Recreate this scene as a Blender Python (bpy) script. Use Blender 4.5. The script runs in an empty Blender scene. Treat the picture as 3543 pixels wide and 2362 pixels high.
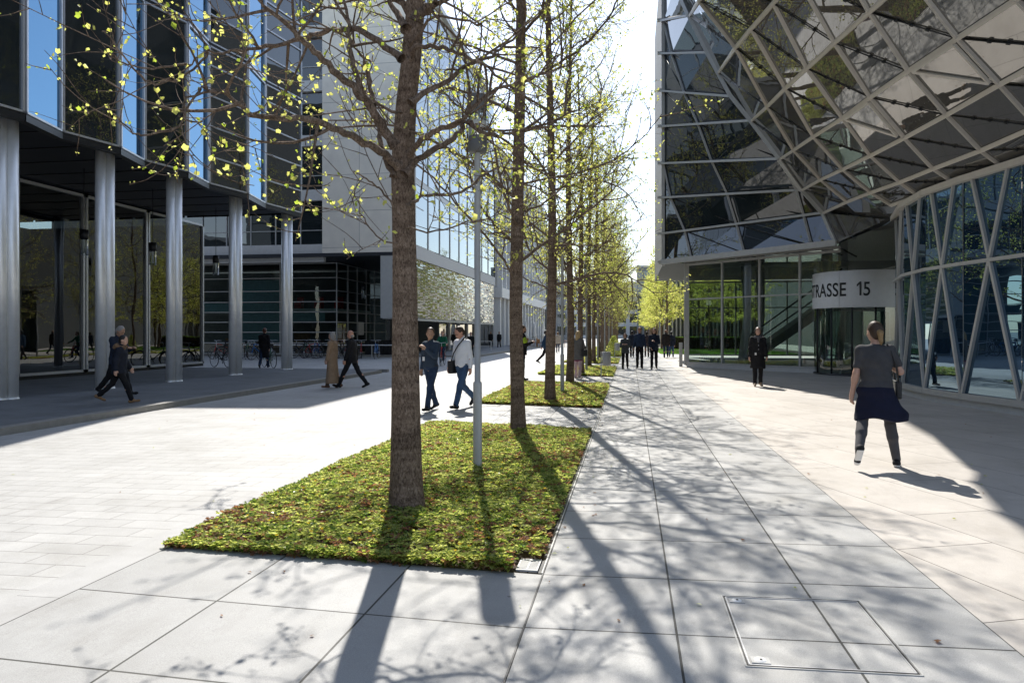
import bpy, math, random
import numpy as np
from mathutils import Vector, Matrix
random.seed(7); np.random.seed(7)
D = bpy.data
scene = bpy.context.scene
COL = scene.collection
R = math.radians
# ------------------------------------------------------------------ camera, sky, sun, exposure
FPX, CX, HY, YAW, CAMH = 2479.0, 1771.5, 1149.0, R(9.36), 1.65
cam = D.cameras.new("camera"); cam_o = D.objects.new("camera", cam); COL.objects.link(cam_o)
cam.sensor_width = 36.0; cam.lens = FPX / 3543 * 36.0
cam.shift_y = -(1181 - HY) / 3543
cam.clip_start = 0.05; cam.clip_end = 3000
cam_o.location = (0, 0, CAMH); cam_o.rotation_euler = (R(90), 0, YAW)
scene.camera = cam_o
SUN_EL, SUN_AZ = R(46), R(13.8)          # azimuth measured from +Y towards -X
world = D.worlds.new("World"); scene.world = world; world.use_nodes = True
wn = world.node_tree
sky = wn.nodes.new("ShaderNodeTexSky"); sky.sky_type = 'NISHITA'; sky.sun_disc = False
sky.sun_elevation = SUN_EL; sky.sun_rotation = -SUN_AZ; sky.altitude = 200
sky.air_density = 1.0; sky.dust_density = 0.5; sky.ozone_density = 1.5
hs = wn.nodes.new("ShaderNodeHueSaturation"); hs.inputs["Saturation"].default_value = 0.74
wn.links.new(sky.outputs[0], hs.inputs["Color"]); wn.links.new(hs.outputs[0], wn.nodes["Background"].inputs[0])
wn.nodes["Background"].inputs[1].default_value = 0.15
sun = D.lights.new("sun", 'SUN'); sun.energy = 3.9; sun.angle = R(0.48); sun.color = (1.0, 0.95, 0.87)
sun_o = D.objects.new("sun", sun); COL.objects.link(sun_o)
SV = Vector((-math.sin(SUN_AZ) * math.cos(SUN_EL), math.cos(SUN_AZ) * math.cos(SUN_EL), math.sin(SUN_EL)))
sun_o.rotation_euler = SV.to_track_quat('Z', 'Y').to_euler(); sun_o.location = (0, 0, 60)
vs = scene.view_settings; vs.view_transform = 'Standard'; vs.look = 'None'; vs.gamma = 1.0; vs.exposure = 0.95
scene.cycles.max_bounces = 8; scene.cycles.transparent_max_bounces = 24
scene.cycles.use_denoising = True
scene.cycles.sample_clamp_indirect = 6.0

CA, SA = math.cos(YAW), math.sin(YAW)
XD, XL, XP = -0.586, -3.38, 1.92         # drain line, planter left edge, path right edge
def gz(x):
    """ground height across the street: both sides fall 2 % towards the slot drain"""
    if x >= XD: return 0.02 * (min(x, XP) - XD)
    if x >= XL: return 0.02 * (XD - x)
    return max(-0.02, 0.056 - 0.0115 * (XL - x))
def ray(px, py):
    u, v = (px - CX) / FPX, (HY - py) / FPX
    return Vector((u * CA - SA, u * SA + CA, v))
def pix(px, py, t): return Vector((0, 0, CAMH)) + ray(px, py) * t
def foot(px, py, z=None):
    d = ray(px, py); zz = 0.0
    for _ in range(6):
        t = (CAMH - (gz(d.x * t) if _ else 0.0) if z is None else CAMH - z) / -d.z
    p = d * t; return Vector((p.x, p.y, gz(p.x) if z is None else z))

# ------------------------------------------------------------------ helpers
def link(o): COL.objects.link(o); return o
def tag(o, label=None, cat=None, group=None, kind=None):
    if label: o["label"] = label
    if cat: o["category"] = cat
    if group: o["group"] = group
    if kind: o["kind"] = kind
    return o
def thing(name, label, cat, loc=(0, 0, 0), rz=0.0, group=None):
    o = link(D.objects.new(name, None)); o.location = loc; o.rotation_euler = (0, 0, rz)
    o.empty_display_size = 0.2
    return tag(o, label, cat, group)
def kids(o): return [c for c in D.objects if c.parent == o]
CH = {}
def setp(o, p):
    o.parent = p; CH.setdefault(p.name, []).append(o); return o
def dup(root, loc, rz, label, group=None, scale=1.0):
    r = root.copy(); link(r); r.location = loc; r.rotation_euler = (0, 0, rz); r.scale = (scale,) * 3
    r["label"] = label
    if group: r["group"] = group
    for ch in CH.get(root.name, []):
        c = ch.copy(); link(c); setp(c, r)
        for g in CH.get(ch.name, []):
            d = g.copy(); link(d); setp(d, c)
    return r
class MB:
    def __init__(s): s.v = []; s.f = []; s.m = []; s.sm = []
    def add(s, vs_, fs, mi=0, smooth=False):
        n = len(s.v); s.v += [tuple(p) for p in vs_]
        for f in fs: s.f.append([i + n for i in f]); s.m.append(mi); s.sm.append(smooth)
        return s
    def quad(s, a, b, c, d, mi=0): return s.add([a, b, c, d], [(0, 1, 2, 3)], mi)
    def box(s, x0, y0, z0, x1, y1, z1, mi=0):
        v = [(x0, y0, z0), (x1, y0, z0), (x1, y1, z0), (x0, y1, z0), (x0, y0, z1), (x1, y0, z1), (x1, y1, z1), (x0, y1, z1)]
        return s.add(v, [(3, 2, 1, 0), (4, 5, 6, 7), (0, 1, 5, 4), (1, 2, 6, 5), (2, 3, 7, 6), (3, 0, 4, 7)], mi)
    def bar(s, a, b, w, h, up=(0, 0, 1), mi=0):
        """rectangular bar from a to b, w across, h along 'up'"""
        a, b, up = Vector(a), Vector(b), Vector(up); d = (b - a).normalized()
        x = d.cross(up)
        if x.length < 1e-5: x = d.cross(Vector((1, 0, 0)))
        x.normalize(); y = x.cross(d); x *= w / 2; y *= h / 2
        v = [a - x - y, a + x - y, a + x + y, a - x + y, b - x - y, b + x - y, b + x + y, b - x + y]
        return s.add(v, [(0, 1, 2, 3), (7, 6, 5, 4), (0, 4, 5, 1), (1, 5, 6, 2), (2, 6, 7, 3), (3, 7, 4, 0)], mi)
    def tube(s, pts, rad, n=8, cap=True, mi=0, smooth=True):
        pts = [Vector(p) for p in pts]
        if not hasattr(rad, '__len__'): rad = [rad] * len(pts)
        vs_ = []; ref = None
        for i, p in enumerate(pts):
            d = (pts[min(i + 1, len(pts) - 1)] - pts[max(i - 1, 0)])
            d = d.normalized() if d.length > 1e-9 else Vector((0, 0, 1))
            if ref is None: ref = Vector((1, 0, 0)) if abs(d.x) < .9 else Vector((0, 1, 0))
            x = (ref - d * ref.dot(d)).normalized(); y = d.cross(x); ref = x
            for k in range(n):
                a = 2 * math.pi * k / n
                vs_.append(p + (x * math.cos(a) + y * math.sin(a)) * rad[i])
        fs = []
        for i in range(len(pts) - 1):
            for k in range(n):
                k2 = (k + 1) % n; fs.append((i * n + k, i * n + k2, (i + 1) * n + k2, (i + 1) * n + k))
        s.add(vs_, fs, mi, smooth)
        if cap:
            m = len(s.v) - len(vs_); e = (len(pts) - 1) * n
            s.f.append([m + k for k in reversed(range(n))]); s.m.append(mi); s.sm.append(False)
            s.f.append([m + e + k for k in range(n)]); s.m.append(mi); s.sm.append(False)
        return s
    def lathe(s, prof, c=(0, 0, 0), n=24, mi=0, smooth=True):
        vs_ = []
        for r, z in prof:
            for k in range(n):
                a = 2 * math.pi * k / n; vs_.append((c[0] + r * math.cos(a), c[1] + r * math.sin(a), c[2] + z))
        fs = []
        for i in range(len(prof) - 1):
            for k in range(n):
                k2 = (k + 1) % n; fs.append((i * n + k, i * n + k2, (i + 1) * n + k2, (i + 1) * n + k))
        return s.add(vs_, fs, mi, smooth)
    def ring(s, c, rad, r, axis='x', n=28, m=6, mi=0):
        pts = []
        for k in range(n):
            a = 2 * math.pi * k / n
            q = (0, math.cos(a) * rad, math.sin(a) * rad) if axis == 'x' else (math.cos(a) * rad, math.sin(a) * rad, 0)
            pts.append(Vector(c) + Vector(q))
        vs_ = []; fs = []
        for k, p in enumerate(pts):
            o = (p - Vector(c)).normalized(); ax = Vector((1, 0, 0)) if axis == 'x' else Vector((0, 0, 1))
            for j in range(m):
                b = 2 * math.pi * j / m; vs_.append(p + (o * math.cos(b) + ax * math.sin(b)) * r)
        for k in range(n):
            for j in range(m):
                fs.append((k * m + j, ((k + 1) % n) * m + j, ((k + 1) % n) * m + (j + 1) % m, k * m + (j + 1) % m))
        return s.add(vs_, fs, mi, True)
    def build(s, name, mats, parent=None, loc=None):
        me = D.meshes.new(name); me.from_pydata(s.v, [], s.f)
        for m in (mats if isinstance(mats, (list, tuple)) else [mats]): me.materials.append(m)
        me.polygons.foreach_set("material_index", s.m); me.polygons.foreach_set("use_smooth", s.sm)
        me.update()
        o = link(D.objects.new(name, me))
        if loc is not None: o.location = loc
        if parent: setp(o, parent)
        return o
def bevel(o, w, seg=2):
    m = o.modifiers.new("bevel", 'BEVEL'); m.width = w; m.segments = seg; m.limit_method = 'ANGLE'; return o
def npmesh(name, V, F, mats, mi=None, smooth=False, parent=None):
    """fast mesh from numpy arrays; F is (m,k)"""
    me = D.meshes.new(name); V = np.asarray(V, np.float32); F = np.asarray(F, np.int32)
    k = F.shape[1]; m = len(F)
    me.vertices.add(len(V)); me.vertices.foreach_set("co", V.ravel())
    me.loops.add(m * k); me.loops.foreach_set("vertex_index", F.ravel())
    me.polygons.add(m); me.polygons.foreach_set("loop_start", np.arange(0, m * k, k, dtype=np.int32))
    me.polygons.foreach_set("loop_total", np.full(m, k, np.int32))
    for q in (mats if isinstance(mats, (list, tuple)) else [mats]): me.materials.append(q)
    if mi is not None: me.polygons.foreach_set("material_index", np.asarray(mi, np.int32))
    me.polygons.foreach_set("use_smooth", np.full(m, smooth, bool))
    me.update(calc_edges=True); me.validate()
    o = link(D.objects.new(name, me))
    if parent: setp(o, parent)
    return o

# ------------------------------------------------------------------ materials
def mat(name):
    m = D.materials.new(name); m.use_nodes = True; nt = m.node_tree
    return m, nt, nt.nodes["Principled BSDF"], nt.nodes["Material Output"]
def N(nt, t, **kw):
    n = nt.nodes.new(t)
    for k, v in kw.items(): setattr(n, k, v)
    return n
def noise(nt, scale, detail=4, rough=.55, vec=None, dist=0):
    n = N(nt, "ShaderNodeTexNoise"); n.inputs["Scale"].default_value = scale
    n.inputs["Detail"].default_value = detail; n.inputs["Roughness"].default_value = rough
    n.inputs["Distortion"].default_value = dist
    if vec is not None: nt.links.new(vec, n.inputs["Vector"])
    return n
def ramp(nt, fac, stops):
    r = N(nt, "ShaderNodeValToRGB"); e = r.color_ramp.elements
    while len(e) < len(stops): e.new(.5)
    for el, (p, c) in zip(e, stops):
        el.position = p; el.color = tuple(c) + (1,) if len(c) == 3 else c
    nt.links.new(fac, r.inputs[0]); return r
def mixc(nt, a, b, fac, mode='MIX'):
    x = N(nt, "ShaderNodeMix", data_type='RGBA', blend_type=mode)
    for s, i in ((fac, 0), (a, 6), (b, 7)):
        if hasattr(s, 'links') or hasattr(s, 'is_linked'): nt.links.new(s, x.inputs[i])
        elif i == 0: x.inputs[0].default_value = s
        else: x.inputs[i].default_value = tuple(s) + (1,)
    return x.outputs[2]
def coords(nt, scale=(1, 1, 1), loc=(0, 0, 0), rot=(0, 0, 0)):
    tc = N(nt, "ShaderNodeTexCoord"); mp = N(nt, "ShaderNodeMapping")
    mp.inputs["Scale"].default_value = scale; mp.inputs["Location"].default_value = loc; mp.inputs["Rotation"].default_value = rot
    nt.links.new(tc.outputs["Object"], mp.inputs["Vector"]); return mp.outputs[0]
def bump(nt, h, strength, dist=.01, bs=None):
    b = N(nt, "ShaderNodeBump"); b.inputs["Strength"].default_value = strength; b.inputs["Distance"].default_value = dist
    nt.links.new(h, b.inputs["Height"])
    if bs: nt.links.new(b.outputs[0], bs.inputs["Normal"])
    return b
def plain(name, col, rough=.5, metal=0.0, var=.12, vscale=6.0, spec=.5, bmp=0.0, bscale=80):
    m, nt, bs, out = mat(name); c = coords(nt)
    n = noise(nt, vscale, 5, .6, c)
    lo = [x * (1 - var) for x in col]; hi = [min(1, x * (1 + var)) for x in col]
    r = ramp(nt, n.outputs[0], [(.3, lo), (.7, hi)])
    nt.links.new(r.outputs[0], bs.inputs["Base Color"])
    bs.inputs["Roughness"].default_value = rough; bs.inputs["Metallic"].default_value = metal
    bs.inputs["Specular IOR Level"].default_value = spec
    if bmp: bump(nt, noise(nt, bscale, 4, .6, c).outputs[0], bmp, .005, bs)
    return m
def paving(name, base, vary, bw, rh, loc=(0, 0, 0), rot=0.0, offset=0.0, mortar=.006, mcol=(.05, .05, .045), speck=.25, rough=.62, moss=0.0):
    m, nt, bs, out = mat(name)
    tc = coords(nt); mp = coords(nt, loc=loc, rot=(0, 0, rot))
    br = N(nt, "ShaderNodeTexBrick"); br.offset = offset; br.squash = 1
    nt.links.new(mp, br.inputs["Vector"])
    br.inputs["Scale"].default_value = 1; br.inputs["Brick Width"].default_value = bw; br.inputs["Row Height"].default_value = rh
    br.inputs["Mortar Size"].default_value = mortar; br.inputs["Mortar Smooth"].default_value = .15; br.inputs["Bias"].default_value = 0
    br.inputs["Color1"].default_value = tuple(x * (1 - vary) for x in base) + (1,)
    br.inputs["Color2"].default_value = tuple(x * (1 + vary) for x in base) + (1,)
    br.inputs["Mortar"].default_value = tuple(mcol) + (1,)
    big = noise(nt, .9, 6, .62, tc); mid = noise(nt, 7, 6, .65, tc); fine = noise(nt, 190, 3, .8, tc)
    r1 = ramp(nt, big.outputs[0], [(.28, (.80, .79, .77)), (.5, (.97, .97, .97)), (.72, (1.06, 1.06, 1.06))])
    r2 = ramp(nt, mid.outputs[0], [(.3, (.93, .93, .93)), (.7, (1.04, 1.04, 1.04))])
    r3 = ramp(nt, fine.outputs[0], [(.32, (1 - speck, 1 - speck, 1 - speck)), (.52, (1, 1, 1)), (.72, (1 + speck, 1 + speck, 1 + speck))])
    c = mixc(nt, br.outputs[0], r1.outputs[0], 1.0, 'MULTIPLY'); c = mixc(nt, c, r2.outputs[0], 1.0, 'MULTIPLY'); c = mixc(nt, c, r3.outputs[0], 1.0, 'MULTIPLY')
    st = noise(nt, 2.3, 7, .7, coords(nt, loc=(5, 3, 0)), .6)                      # dark dirt spots with a shape of their own
    rs = ramp(nt, st.outputs[0], [(.66, (1, 1, 1)), (.74, (.84, .82, .79))])
    c = mixc(nt, c, rs.outputs[0], 1.0, 'MULTIPLY')
    vo = N(nt, "ShaderNodeTexVoronoi"); vo.inputs["Scale"].default_value = 2.1; nt.links.new(tc, vo.inputs["Vector"])   # trodden-in gum and grit
    rv = ramp(nt, vo.outputs["Distance"], [(.018, (.55, .54, .52)), (.034, (1, 1, 1))]); c = mixc(nt, c, rv.outputs[0], 1.0, 'MULTIPLY')
    ln = noise(nt, 3.2, 5, .7, coords(nt, scale=(1, .25, 1), loc=(1, 9, 0))); rl = ramp(nt, ln.outputs[0], [(.30, (.88, .87, .86)), (.45, (1, 1, 1)), (.8, (1.03, 1.03, 1.03))]); c = mixc(nt, c, rl.outputs[0], 1.0, 'MULTIPLY')
    nt.links.new(c, bs.inputs["Base Color"])
    rr = ramp(nt, mid.outputs[0], [(.3, (rough - .08,) * 3), (.7, (rough + .08,) * 3)])
    nt.links.new(rr.outputs[0], bs.inputs["Roughness"]); bs.inputs["Specular IOR Level"].default_value = .35
    inv = N(nt, "ShaderNodeMath", operation='MULTIPLY_ADD'); inv.inputs[1].default_value = -1; inv.inputs[2].default_value = 1
    nt.links.new(br.outputs["Fac"], inv.inputs[0])
    b1 = bump(nt, inv.outputs[0], .6, .006); b2 = bump(nt, fine.outputs[0], .25, .002, bs)
    nt.links.new(b1.outputs[0], b2.inputs["Normal"])
    return m
def glass_dark(name, tint=(.012, .016, .016), ior=2.0, wob=.012, wscale=.55, rough=0.0, tintspec=(1, 1, 1)):
    """coated facade glass: dark room behind, strong mirror coating, slightly wavy"""
    m, nt, bs, out = mat(name); c = coords(nt)
    bs.inputs["Base Color"].default_value = tuple(tint) + (1,); bs.inputs["Roughness"].default_value = rough
    bs.inputs["IOR"].default_value = ior; bs.inputs["Specular Tint"].default_value = tuple(tintspec) + (1,)
    bump(nt, noise(nt, wscale, 2, .4, c).outputs[0], wob * 8, .06, bs)
    return m
def glass_clear(name, tint=(.30, .38, .36), ior=1.75, wob=.01, wscale=.6):
    m, nt, bs, out = mat(name); c = coords(nt)
    tr = N(nt, "ShaderNodeBsdfTransparent"); tr.inputs[0].default_value = tuple(tint) + (1,)
    gl = N(nt, "ShaderNodeBsdfGlossy"); gl.inputs["Roughness"].default_value = 0.0; gl.inputs[0].default_value = (.95, .97, .96, 1)
    fr = N(nt, "ShaderNodeFresnel"); fr.inputs[0].default_value = ior
    b = bump(nt, noise(nt, wscale, 2, .4, c).outputs[0], wob * 8, .06)
    nt.links.new(b.outputs[0], gl.inputs["Normal"])
    mx = N(nt, "ShaderNodeMixShader"); nt.links.new(fr.outputs[0], mx.inputs[0]); nt.links.new(tr.outputs[0], mx.inputs[1]); nt.links.new(gl.outputs[0], mx.inputs[2])
    nt.links.new(mx.outputs[0], out.inputs[0]); return m
def leafmat(name, col, trans, rough=.5, spread=.25, scale=3.0):
    m, nt, bs, out = mat(name); c = coords(nt)
    n = noise(nt, scale, 3, .6, c)
    lo = [x * (1 - spread) for x in col]; hi = [min(1, x * (1 + spread)) for x in col]
    r = ramp(nt, n.outputs[0], [(.3, lo), (.7, hi)])
    nt.links.new(r.outputs[0], bs.inputs["Base Color"]); bs.inputs["Roughness"].default_value = rough
    tl = N(nt, "ShaderNodeBsdfTranslucent"); tl.inputs[0].default_value = tuple(trans) + (1,)
    mx = N(nt, "ShaderNodeMixShader"); mx.inputs[0].default_value = .55
    nt.links.new(bs.outputs[0], mx.inputs[1]); nt.links.new(tl.outputs[0], mx.inputs[2]); nt.links.new(mx.outputs[0], out.inputs[0])
    return m
def barkmat():
    m, nt, bs, out = mat("bark"); c = coords(nt, scale=(1, 1, .42)); c2 = coords(nt)
    n = noise(nt, 62, 5, .62, c, 1.1); big = noise(nt, 2.2, 4, .6, c2)
    bands = noise(nt, 1.0, 3, .6, coords(nt, scale=(1.2, 1.2, 11)))
    r = ramp(nt, n.outputs[0], [(.34, (.075, .052, .038)), (.5, (.22, .160, .118)), (.68, (.36, .28, .22))])
    r2 = ramp(nt, big.outputs[0], [(.3, (.75, .74, .72)), (.7, (1.15, 1.12, 1.1))])
    r3 = ramp(nt, bands.outputs[0], [(.42, (.68, .66, .65)), (.55, (1.05, 1.05, 1.05))])
    cc = mixc(nt, r.outputs[0], r2.outputs[0], 1, 'MULTIPLY'); cc = mixc(nt, cc, r3.outputs[0], .8, 'MULTIPLY')
    nt.links.new(cc, bs.inputs["Base Color"]); bs.inputs["Roughness"].default_value = .9; bs.inputs["Specular IOR Level"].default_value = .2
    bump(nt, n.outputs[0], .9, .02, bs); return m
M = {}
M['path'] = paving("path_slabs", (.395, .394, .385), .05, .8353, .885, loc=(-XD, -4.85 + .885 * 8, 0), mortar=.007)
M['apron'] = paving("apron_slabs", (.352, .352, .346), .05, .9313, .895, loc=(-XL, -4.85 + .895 * 8, 0), mortar=.007)
M['road'] = paving("road_setts", (.43, .428, .418), .045, .52, .232, loc=(0, .05, 0), offset=.5, mortar=.0045, mcol=(.25, .24, .23), speck=.2)
M['band'] = paving("edge_band", (.41, .407, .40), .03, 9.0, 1.9, mortar=.003, mcol=(.2, .2, .2), speck=.15)
M['plaza'] = paving("plaza_stone", (.48, .448, .41), .06, 2.1, .83, loc=(.4, .3, 0), rot=R(69), offset=.4, mortar=.0045, mcol=(.10, .09, .08), speck=.12)
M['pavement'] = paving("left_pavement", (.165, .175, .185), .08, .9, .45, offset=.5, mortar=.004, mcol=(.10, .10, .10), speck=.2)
M['kerb'] = plain("kerb_granite", (.26, .25, .23), .7, bmp=.3)
M['ground'] = plain("ground_stone", (.30, .30, .29), .8, vscale=.4)
M['soil'] = plain("soil", (.045, .032, .022), .95, vscale=14, bmp=.8, bscale=60)
M['bark'] = barkmat()
M['leaf'] = leafmat("spring_leaf", (.42, .44, .09), (.92, .92, .24), spread=.3)
M['leaf2'] = leafmat("spring_leaf_green", (.20, .30, .04), (.52, .66, .07), spread=.3)
M['gc1'] = leafmat("cover_green", (.27, .32, .085), (.66, .72, .15), .30)
M['gc2'] = leafmat("cover_light_green", (.42, .45, .15), (.72, .76, .22), .30)
M['gc3'] = leafmat("cover_litter", (.26, .14, .075), (.42, .20, .09), .6)
M['gc4'] = leafmat("cover_dark_green", (.09, .15, .035), (.25, .38, .05), .30)
M['flower'] = leafmat("yellow_flower", (.78, .56, .01), (.8, .55, .01), .5, .1)
M['steel'] = plain("satin_steel", (.58, .59, .61), .42, .7, .05)
M['lamp'] = plain("lamp_grey_paint", (.44, .44, .43), .45, .1, .06)
M['alu'] = plain("aluminium_frame", (.46, .46, .445), .45, .1, .06)
M['alud'] = plain("frame_taupe", (.60, .56, .50), .5, .0, .06)
M['dark'] = plain("dark_metal", (.02, .021, .023), .4, .2, .2)
M['black'] = plain("black_rubber", (.012, .012, .013), .6)
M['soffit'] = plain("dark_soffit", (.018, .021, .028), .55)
M['white'] = plain("white_paint", (.74, .74, .73), .5, 0, .04)
M['offw'] = plain("pale_render", (.58, .575, .56), .7, 0, .06)
M['column'] = plain("pillar_metal", (.90, .90, .885), .42, .5, .04)
def stone():
    m, nt, bs, out = mat("limestone_panels"); mp = coords(nt, rot=(R(90), 0, 0), loc=(0.2, .1, 0))
    br = N(nt, "ShaderNodeTexBrick"); br.offset = 0; nt.links.new(mp, br.inputs["Vector"])
    for k, v in (("Scale", 1), ("Brick Width", 5.6), ("Row Height", 2.32), ("Mortar Size", .012), ("Mortar Smooth", .1)): br.inputs[k].default_value = v
    br.inputs["Color1"].default_value = (.82, .765, .67, 1); br.inputs["Color2"].default_value = (.79, .735, .645, 1); br.inputs["Mortar"].default_value = (.26, .25, .235, 1)
    n = noise(nt, 1.4, 6, .6, coords(nt)); r = ramp(nt, n.outputs[0], [(.3, (.90, .90, .90)), (.7, (1.04, 1.04, 1.03))])
    nt.links.new(mixc(nt, br.outputs[0], r.outputs[0], 1, 'MULTIPLY'), bs.inputs["Base Color"]); bs.inputs["Roughness"].default_value = .75
    return m
M['stone'] = stone()
M['gA'] = glass_dark("sky_tint_glass", (.010, .014, .018), 3.4, .003, .35, tintspec=(.33, .66, 1.0))  # blue of the reflected sky put into the specular tint
M['gB'] = glass_dark("facade_glass", (.016, .022, .024), 1.9, .012, .6)
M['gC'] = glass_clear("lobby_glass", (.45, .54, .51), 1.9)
M['gD'] = glass_dark("canopy_glass", (.10, .096, .088), 2.7, .010, .5)
M['gE'] = glass_dark("wavy_sky_tint_glass", (.008, .022, .045), 3.2, .013, .6, tintspec=(.55, .8, 1.0))  # sky reflection's blue painted into base colour and specular tint
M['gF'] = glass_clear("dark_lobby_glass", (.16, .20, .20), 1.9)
M['louvre'] = glass_dark("glass_louvre", (.10, .12, .06), 2.2, .02, 2.0, rough=.05)
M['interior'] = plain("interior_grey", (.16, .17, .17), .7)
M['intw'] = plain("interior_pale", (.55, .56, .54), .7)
M['red'] = plain("red_enamel", (.45, .03, .02), .35)
M['hedge'] = leafmat("hedge_leaf", (.07, .12, .02), (.18, .3, .04))
M['grass'] = leafmat("grass_blade", (.10, .24, .02), (.2, .42, .04))
M['wood'] = plain("warm_wood", (.30, .15, .06), .5)
M['fabricw'] = plain("white_canvas", (.72, .72, .69), .8)
M['lens'] = glass_clear("lamp_glass", (.95, .97, .97), 1.3, 0)
M['capm'] = plain("lamp_cap_paint", (.13, .13, .13), .5)
M['frost'] = leafmat("frosted_glass", (.82, .82, .80), (.95, .95, .93), .4, .02)

M['mirwall'] = plain("dark_mirrored_wall", (.045, .05, .05), .8)  # wall colour of the added blocks, dark for the café reflections
M['gS'] = glass_dark('sky_glass', (.02, .025, .028), 3.0, .006, .5, tintspec=(.85, .95, 1.0))
M['gK'] = glass_clear('cafe_glass', (.52, .62, .61), 1.5, .006)
M['teal'] = plain('teal_panel', (.20, .34, .36), .4)
# ------------------------------------------------------------------ ground
def strip(name, xs, y0, y1, m, dz=0.0, zf=gz):
    b = MB()
    for a, c in zip(xs[:-1], xs[1:]):
        b.quad((a, y0, zf(a) + dz), (c, y0, zf(c) + dz), (c, y1, zf(c) + dz), (a, y1, zf(a) + dz))
    return tag(b.build(name, m), kind='structure')
g = MB(); g.quad((-400, -60, -.10), (400, -60, -.10), (400, 900, -.10), (-400, 900, -.10))
tag(g.build("ground", M['ground']), kind='structure')
strip("road", [-34, -10, -6, -3.67], -14, 170, M['road'])
strip("road_edge_band", [-3.67, XL], -14, 170, M['band'], .002)
PL = [(4.85, 12.0), (15.7, 22.35), (26.7, 33.6), (37.5, 44.4), (48.3, 55.2), (59.1, 66.0), (69.9, 76.8), (80.7, 87.6), (91.5, 98.4), (102.3, 109.2)]
ya = -14
for y0, y1 in PL + [(170, 171)]:
    strip("apron", [XL, XD], ya, y0, M['apron'], .001); ya = y1
strip("path", [XD, XP], -14, 170, M['path'], .001)
strip("plaza", [XP, 12, 40], -14, 58, M['plaza'], .001)
strip("far_plaza", [XP, 40], 58, 170, M['plaza'], .001)
strip("lawn_base", [2.2, 14], 53.4, 74, M['soil'], .012)
# slot drain between the planters and the path, grate in the front planter's corner, access cover in the path
b = MB(); b.box(XD - .035, 4.86, -.02, XD - .012, 110, .006); b.box(XD - .004, -6, -.02, XD + .004, 110, .007)
dr = tag(b.build("slot_drain", M['dark']), "thin dark slot drain running along the path edge of the planters", "drain")
b = MB(); b.box(XD - .012, 4.86, -.02, XD - .004, 110, .009); b.build("steel_edging", M['alu'], dr)
t = thing("drain_grate", "small pale slotted drain grate in the front corner of the nearest planter", "grate", (XD - .115, 4.99, .008))
b = MB()
b.box(-.075, -.12, 0, -.065, .12, .012); b.box(.065, -.12, 0, .075, .12, .012); b.box(-.065, -.12, 0, .065, -.11, .012); b.box(-.065, .11, 0, .065, .12, .012); b.box(-.005, -.11, 0, .005, .11, .012)
for k in range(9): b.box(-.065, -.104 + k * .0243, .001, -.005, -.092 + k * .0243, .011); b.box(.005, -.104 + k * .0243, .001, .065, -.092 + k * .0243, .011)
b.build("grating", M['lamp'], t)
b = MB(); b.box(-.07, -.115, -.06, .07, .115, -.01); b.build("grate_pit", M['black'], t)
t = thing("access_cover", "steel edged access cover set into the path slabs with two key plates", "cover", (.956, 4.1, gz(.956) + .001))
def cz(x): return gz(x + .956) - gz(.956)
x0, x1, y0, y1 = -.40, .40, -.475, .475
for off, w, nm, mm in ((0, .007, "outer_rim", M['alu']), (.012, .006, "gap_strip", M['black']), (.021, .006, "inner_rim", M['steel'])):
    b = MB(); a0, a1, c0, c1 = x0 + off, x1 - off, y0 + off, y1 - off
    for (p, q) in (((a0, c0), (a1, c0)), ((a1, c0), (a1, c1)), ((a1, c1), (a0, c1)), ((a0, c1), (a0, c0))):
        b.bar((p[0], p[1], cz(p[0]) + .002), (q[0], q[1], cz(q[0]) + .002), w, .006)
    b.build(nm, mm, t)
for yy in (y0 + .075, y1 - .075):
    xx = x0 + .08
    b = MB(); b.box(xx - .045, yy - .035, cz(xx), xx + .045, yy + .035, cz(xx) + .005); kp = b.build("key_plate", M['lamp'], t)
    b = MB(); b.lathe([(.001, .009), (.026, .009), (.030, .005)], (xx, yy, cz(xx)), 20)
    b.build("key_boss", M['white'], kp)
    b = MB(); b.box(xx - .004, yy - .012, cz(xx) + .009, xx + .009, yy + .004, cz(xx) + .0105); b.build("key_slot", M['black'], kp)
# raised pavement of the colonnade with its granite kerb
PZ = .10
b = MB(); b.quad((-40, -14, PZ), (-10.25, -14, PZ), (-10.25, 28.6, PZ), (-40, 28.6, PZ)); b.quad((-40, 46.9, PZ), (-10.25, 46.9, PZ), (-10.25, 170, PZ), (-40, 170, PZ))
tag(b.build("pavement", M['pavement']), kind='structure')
b = MB(); y = -14
while y < 28: b.box(-10.25, y + .004, -.1, -10.0, min(y + 1.0, 28.6), PZ + .004); y += 1.0
b.box(-40, 28.6, -.1, -10, 28.85, PZ + .004); b.box(-40, 46.65, -.1, -10, 46.9, PZ + .004)
y = 46.9
while y < 169: b.box(-10.25, y + .004, -.1, -10.0, y + 1.5, PZ + .004); y += 1.5
tag(b.build("kerb", M['kerb']), kind='structure')
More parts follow.
